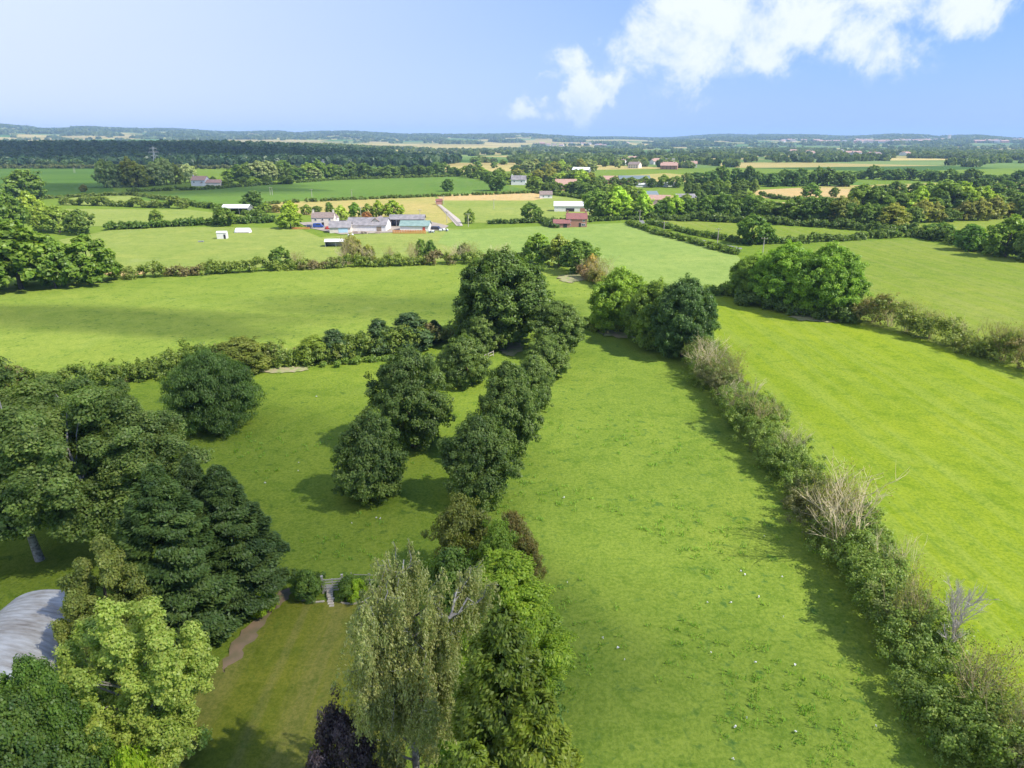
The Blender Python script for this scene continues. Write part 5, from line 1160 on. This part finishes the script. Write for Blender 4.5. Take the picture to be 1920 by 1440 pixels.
pylon(607, 318, 298, 'smaller lattice pylon in front of the dark wood')
# pale flecks lying on the grass
fl = Tubes(); 
for k in range(5): fl.box((rr.normal(0, .09), rr.normal(0, .09), .05+.02*k), (.14, .09, .04), rr.uniform(0, 3), 0, .3)
FLM = fl.mesh('feather_scrap', simple('white_feather', (.72, .70, .66), .8))
for i, (x, y) in enumerate(((660, 983), (705, 973), (712, 975), (1433, 1008), (1390, 1074), (1398, 1080), (1326, 1132), (1369, 1132), (1421, 1122), (1468, 1160), (1467, 1085), (1492, 1250), (1333, 1226), (1415, 1244), (1376, 1366), (1399, 1350), (1375, 1428), (1160, 1218), (1642, 1364), (1490, 1374), (1056, 935), (1063, 1095), (560, 870), (498, 908), (560, 885), (485, 730), (593, 745), (1170, 1240), (1130, 1200))):
    o = link(bpy.data.objects.new('feather_scrap', FLM)); o.location = tuple(G(x, y)+np.array([0, 0, .12])); o.rotation_euler = (0, 0, i); s = .38+.16*(i % 3); o.scale = (s, s, 1)
    tag(o, 'small white scrap lying on the paddock grass', 'scrap', 'white scraps on the paddock grass')

# ---------------------------------------------------------------- rank grass: blades in tufts on the paddock and lawn margins
def tufts():
    r = np.random.default_rng(9); n = 3800; d = r.uniform(0, 1, n)
    Y = 26+d**1.3*75; X = r.uniform(-1, 1, n)*(Y*.85)
    f = np.sin(X*.35+1)+np.sin(Y*.28+X*.11)+np.sin(X*.9-Y*.5)*.5+r.normal(0, .6, n); ok = f > .5
    he = [G(*p)[:2] for p in ((1310, 672), (1325, 700), (1385, 785), (1460, 860), (1540, 965), (1610, 1060), (1670, 1165), (1745, 1265), (1815, 1360), (1890, 1450))]
    xe = np.interp(Y, [q[1] for q in he][::-1], [q[0] for q in he][::-1]); ok &= X < xe-3
    xl = np.interp(Y, [25, 40, 58, 60, 150], [-3, 2.5, 2.0, -30, -60]); ok &= X > xl
    X = X[ok]; Y = Y[ok]; nb = 14; ti = np.repeat(np.arange(len(X)), nb); m = len(ti)
    b = np.stack([X[ti]+r.normal(0, .22, m), Y[ti]+r.normal(0, .22, m), np.full(m, .13)], 1)
    a = r.uniform(0, 6.28, m); ln = r.uniform(.10, .26, m); w = .05
    sd_ = np.stack([-np.sin(a), np.cos(a), np.zeros(m)], 1)*w; tip = b+np.stack([np.cos(a)*ln*.6, np.sin(a)*ln*.6, ln], 1)
    P = np.stack([b-sd_, b+sd_, tip+sd_*.3, tip-sd_*.3], 1)
    o = link(bpy.data.objects.new('rank_grass', quad_mesh('rank_grass', P, tone(r, (.07, .15, .022), (.115, .21, .03), r.random(m))))); tag(o, 'darker rank grass tufts scattered over the paddock', 'grass', kind='stuff')
tufts()

# ---------------------------------------------------------------- clouds whose shade lies on the land (high above, out of the frame)
def cloud(gx, gy, rx, ry, alt, dens, seed, rz=0, th=60):
    r = np.random.default_rng(seed); c = np.array([gx, gy, 0])+SUN*(alt/SUN[2])
    import bmesh
    bm = bmesh.new(); bmesh.ops.create_icosphere(bm, subdivisions=4, radius=1)
    ph = r.uniform(0, 6.28, 12)
    for v in bm.verts:
        d = v.co; k = 1+.16*math.sin(d.x*3+ph[0])*math.sin(d.y*4+ph[1])+.12*math.sin(d.x*7+d.z*5+ph[2])+.10*math.sin(d.y*9+ph[3]+d.x*4)+.06*math.sin(d.x*15+ph[4])*math.sin(d.y*14+ph[5])
        v.co = (d.x*rx*k, d.y*ry*k, d.z*th*k)
    me = bpy.data.meshes.new('cloud'); bm.to_mesh(me); bm.free()
    m = bpy.data.materials.new('cloud_vapour'); m.use_nodes = True; nt = m.node_tree; nt.nodes.clear()
    out = nt.nodes.new('ShaderNodeOutputMaterial'); vs_ = nt.nodes.new('ShaderNodeVolumePrincipled'); vs_.inputs['Color'].default_value = (1, 1, 1, 1)
    vs_.inputs['Density'].default_value = dens; vs_.inputs['Anisotropy'].default_value = .6; nt.links.new(vs_.outputs[0], out.inputs['Volume'])
    me.materials.append(m); o = link(bpy.data.objects.new('cloud', me)); o.location = tuple(c); o.rotation_euler = (0, 0, rz); tag(o, kind='structure')
cloud(-46, 60, 42, 48, 420, .010, 1)
cloud(-98, 158, 48, 13, 420, .016, 2, R(-6), 34)
cloud(-25, 172, 40, 10, 420, .014, 5, R(8), 34)
cloud(-900, 1500, 800, 330, 700, .012, 3, 0, 90)
cloud(-330, 640, 150, 100, 500, .010, 4, 0, 60)

# ---------------------------------------------------------------- haze
def haze():
    T = Tubes(); T.box((0, 6000, 124), (34000, 20000, 250)); o = T.obj('haze', [])
    m = bpy.data.materials.new('haze_air'); m.use_nodes = True; nt = m.node_tree; nt.nodes.clear()
    out = nt.nodes.new('ShaderNodeOutputMaterial'); v = nt.nodes.new('ShaderNodeVolumePrincipled')
    v.inputs['Color'].default_value = (.48, .72, 1, 1); v.inputs['Density'].default_value = HAZE; v.inputs['Anisotropy'].default_value = 0
    nt.links.new(v.outputs[0], out.inputs['Volume']); o.data.materials.append(m); tag(o, 'pale blue haze lying over the whole landscape', 'haze', kind='stuff')
HAZE = .85e-4
haze()
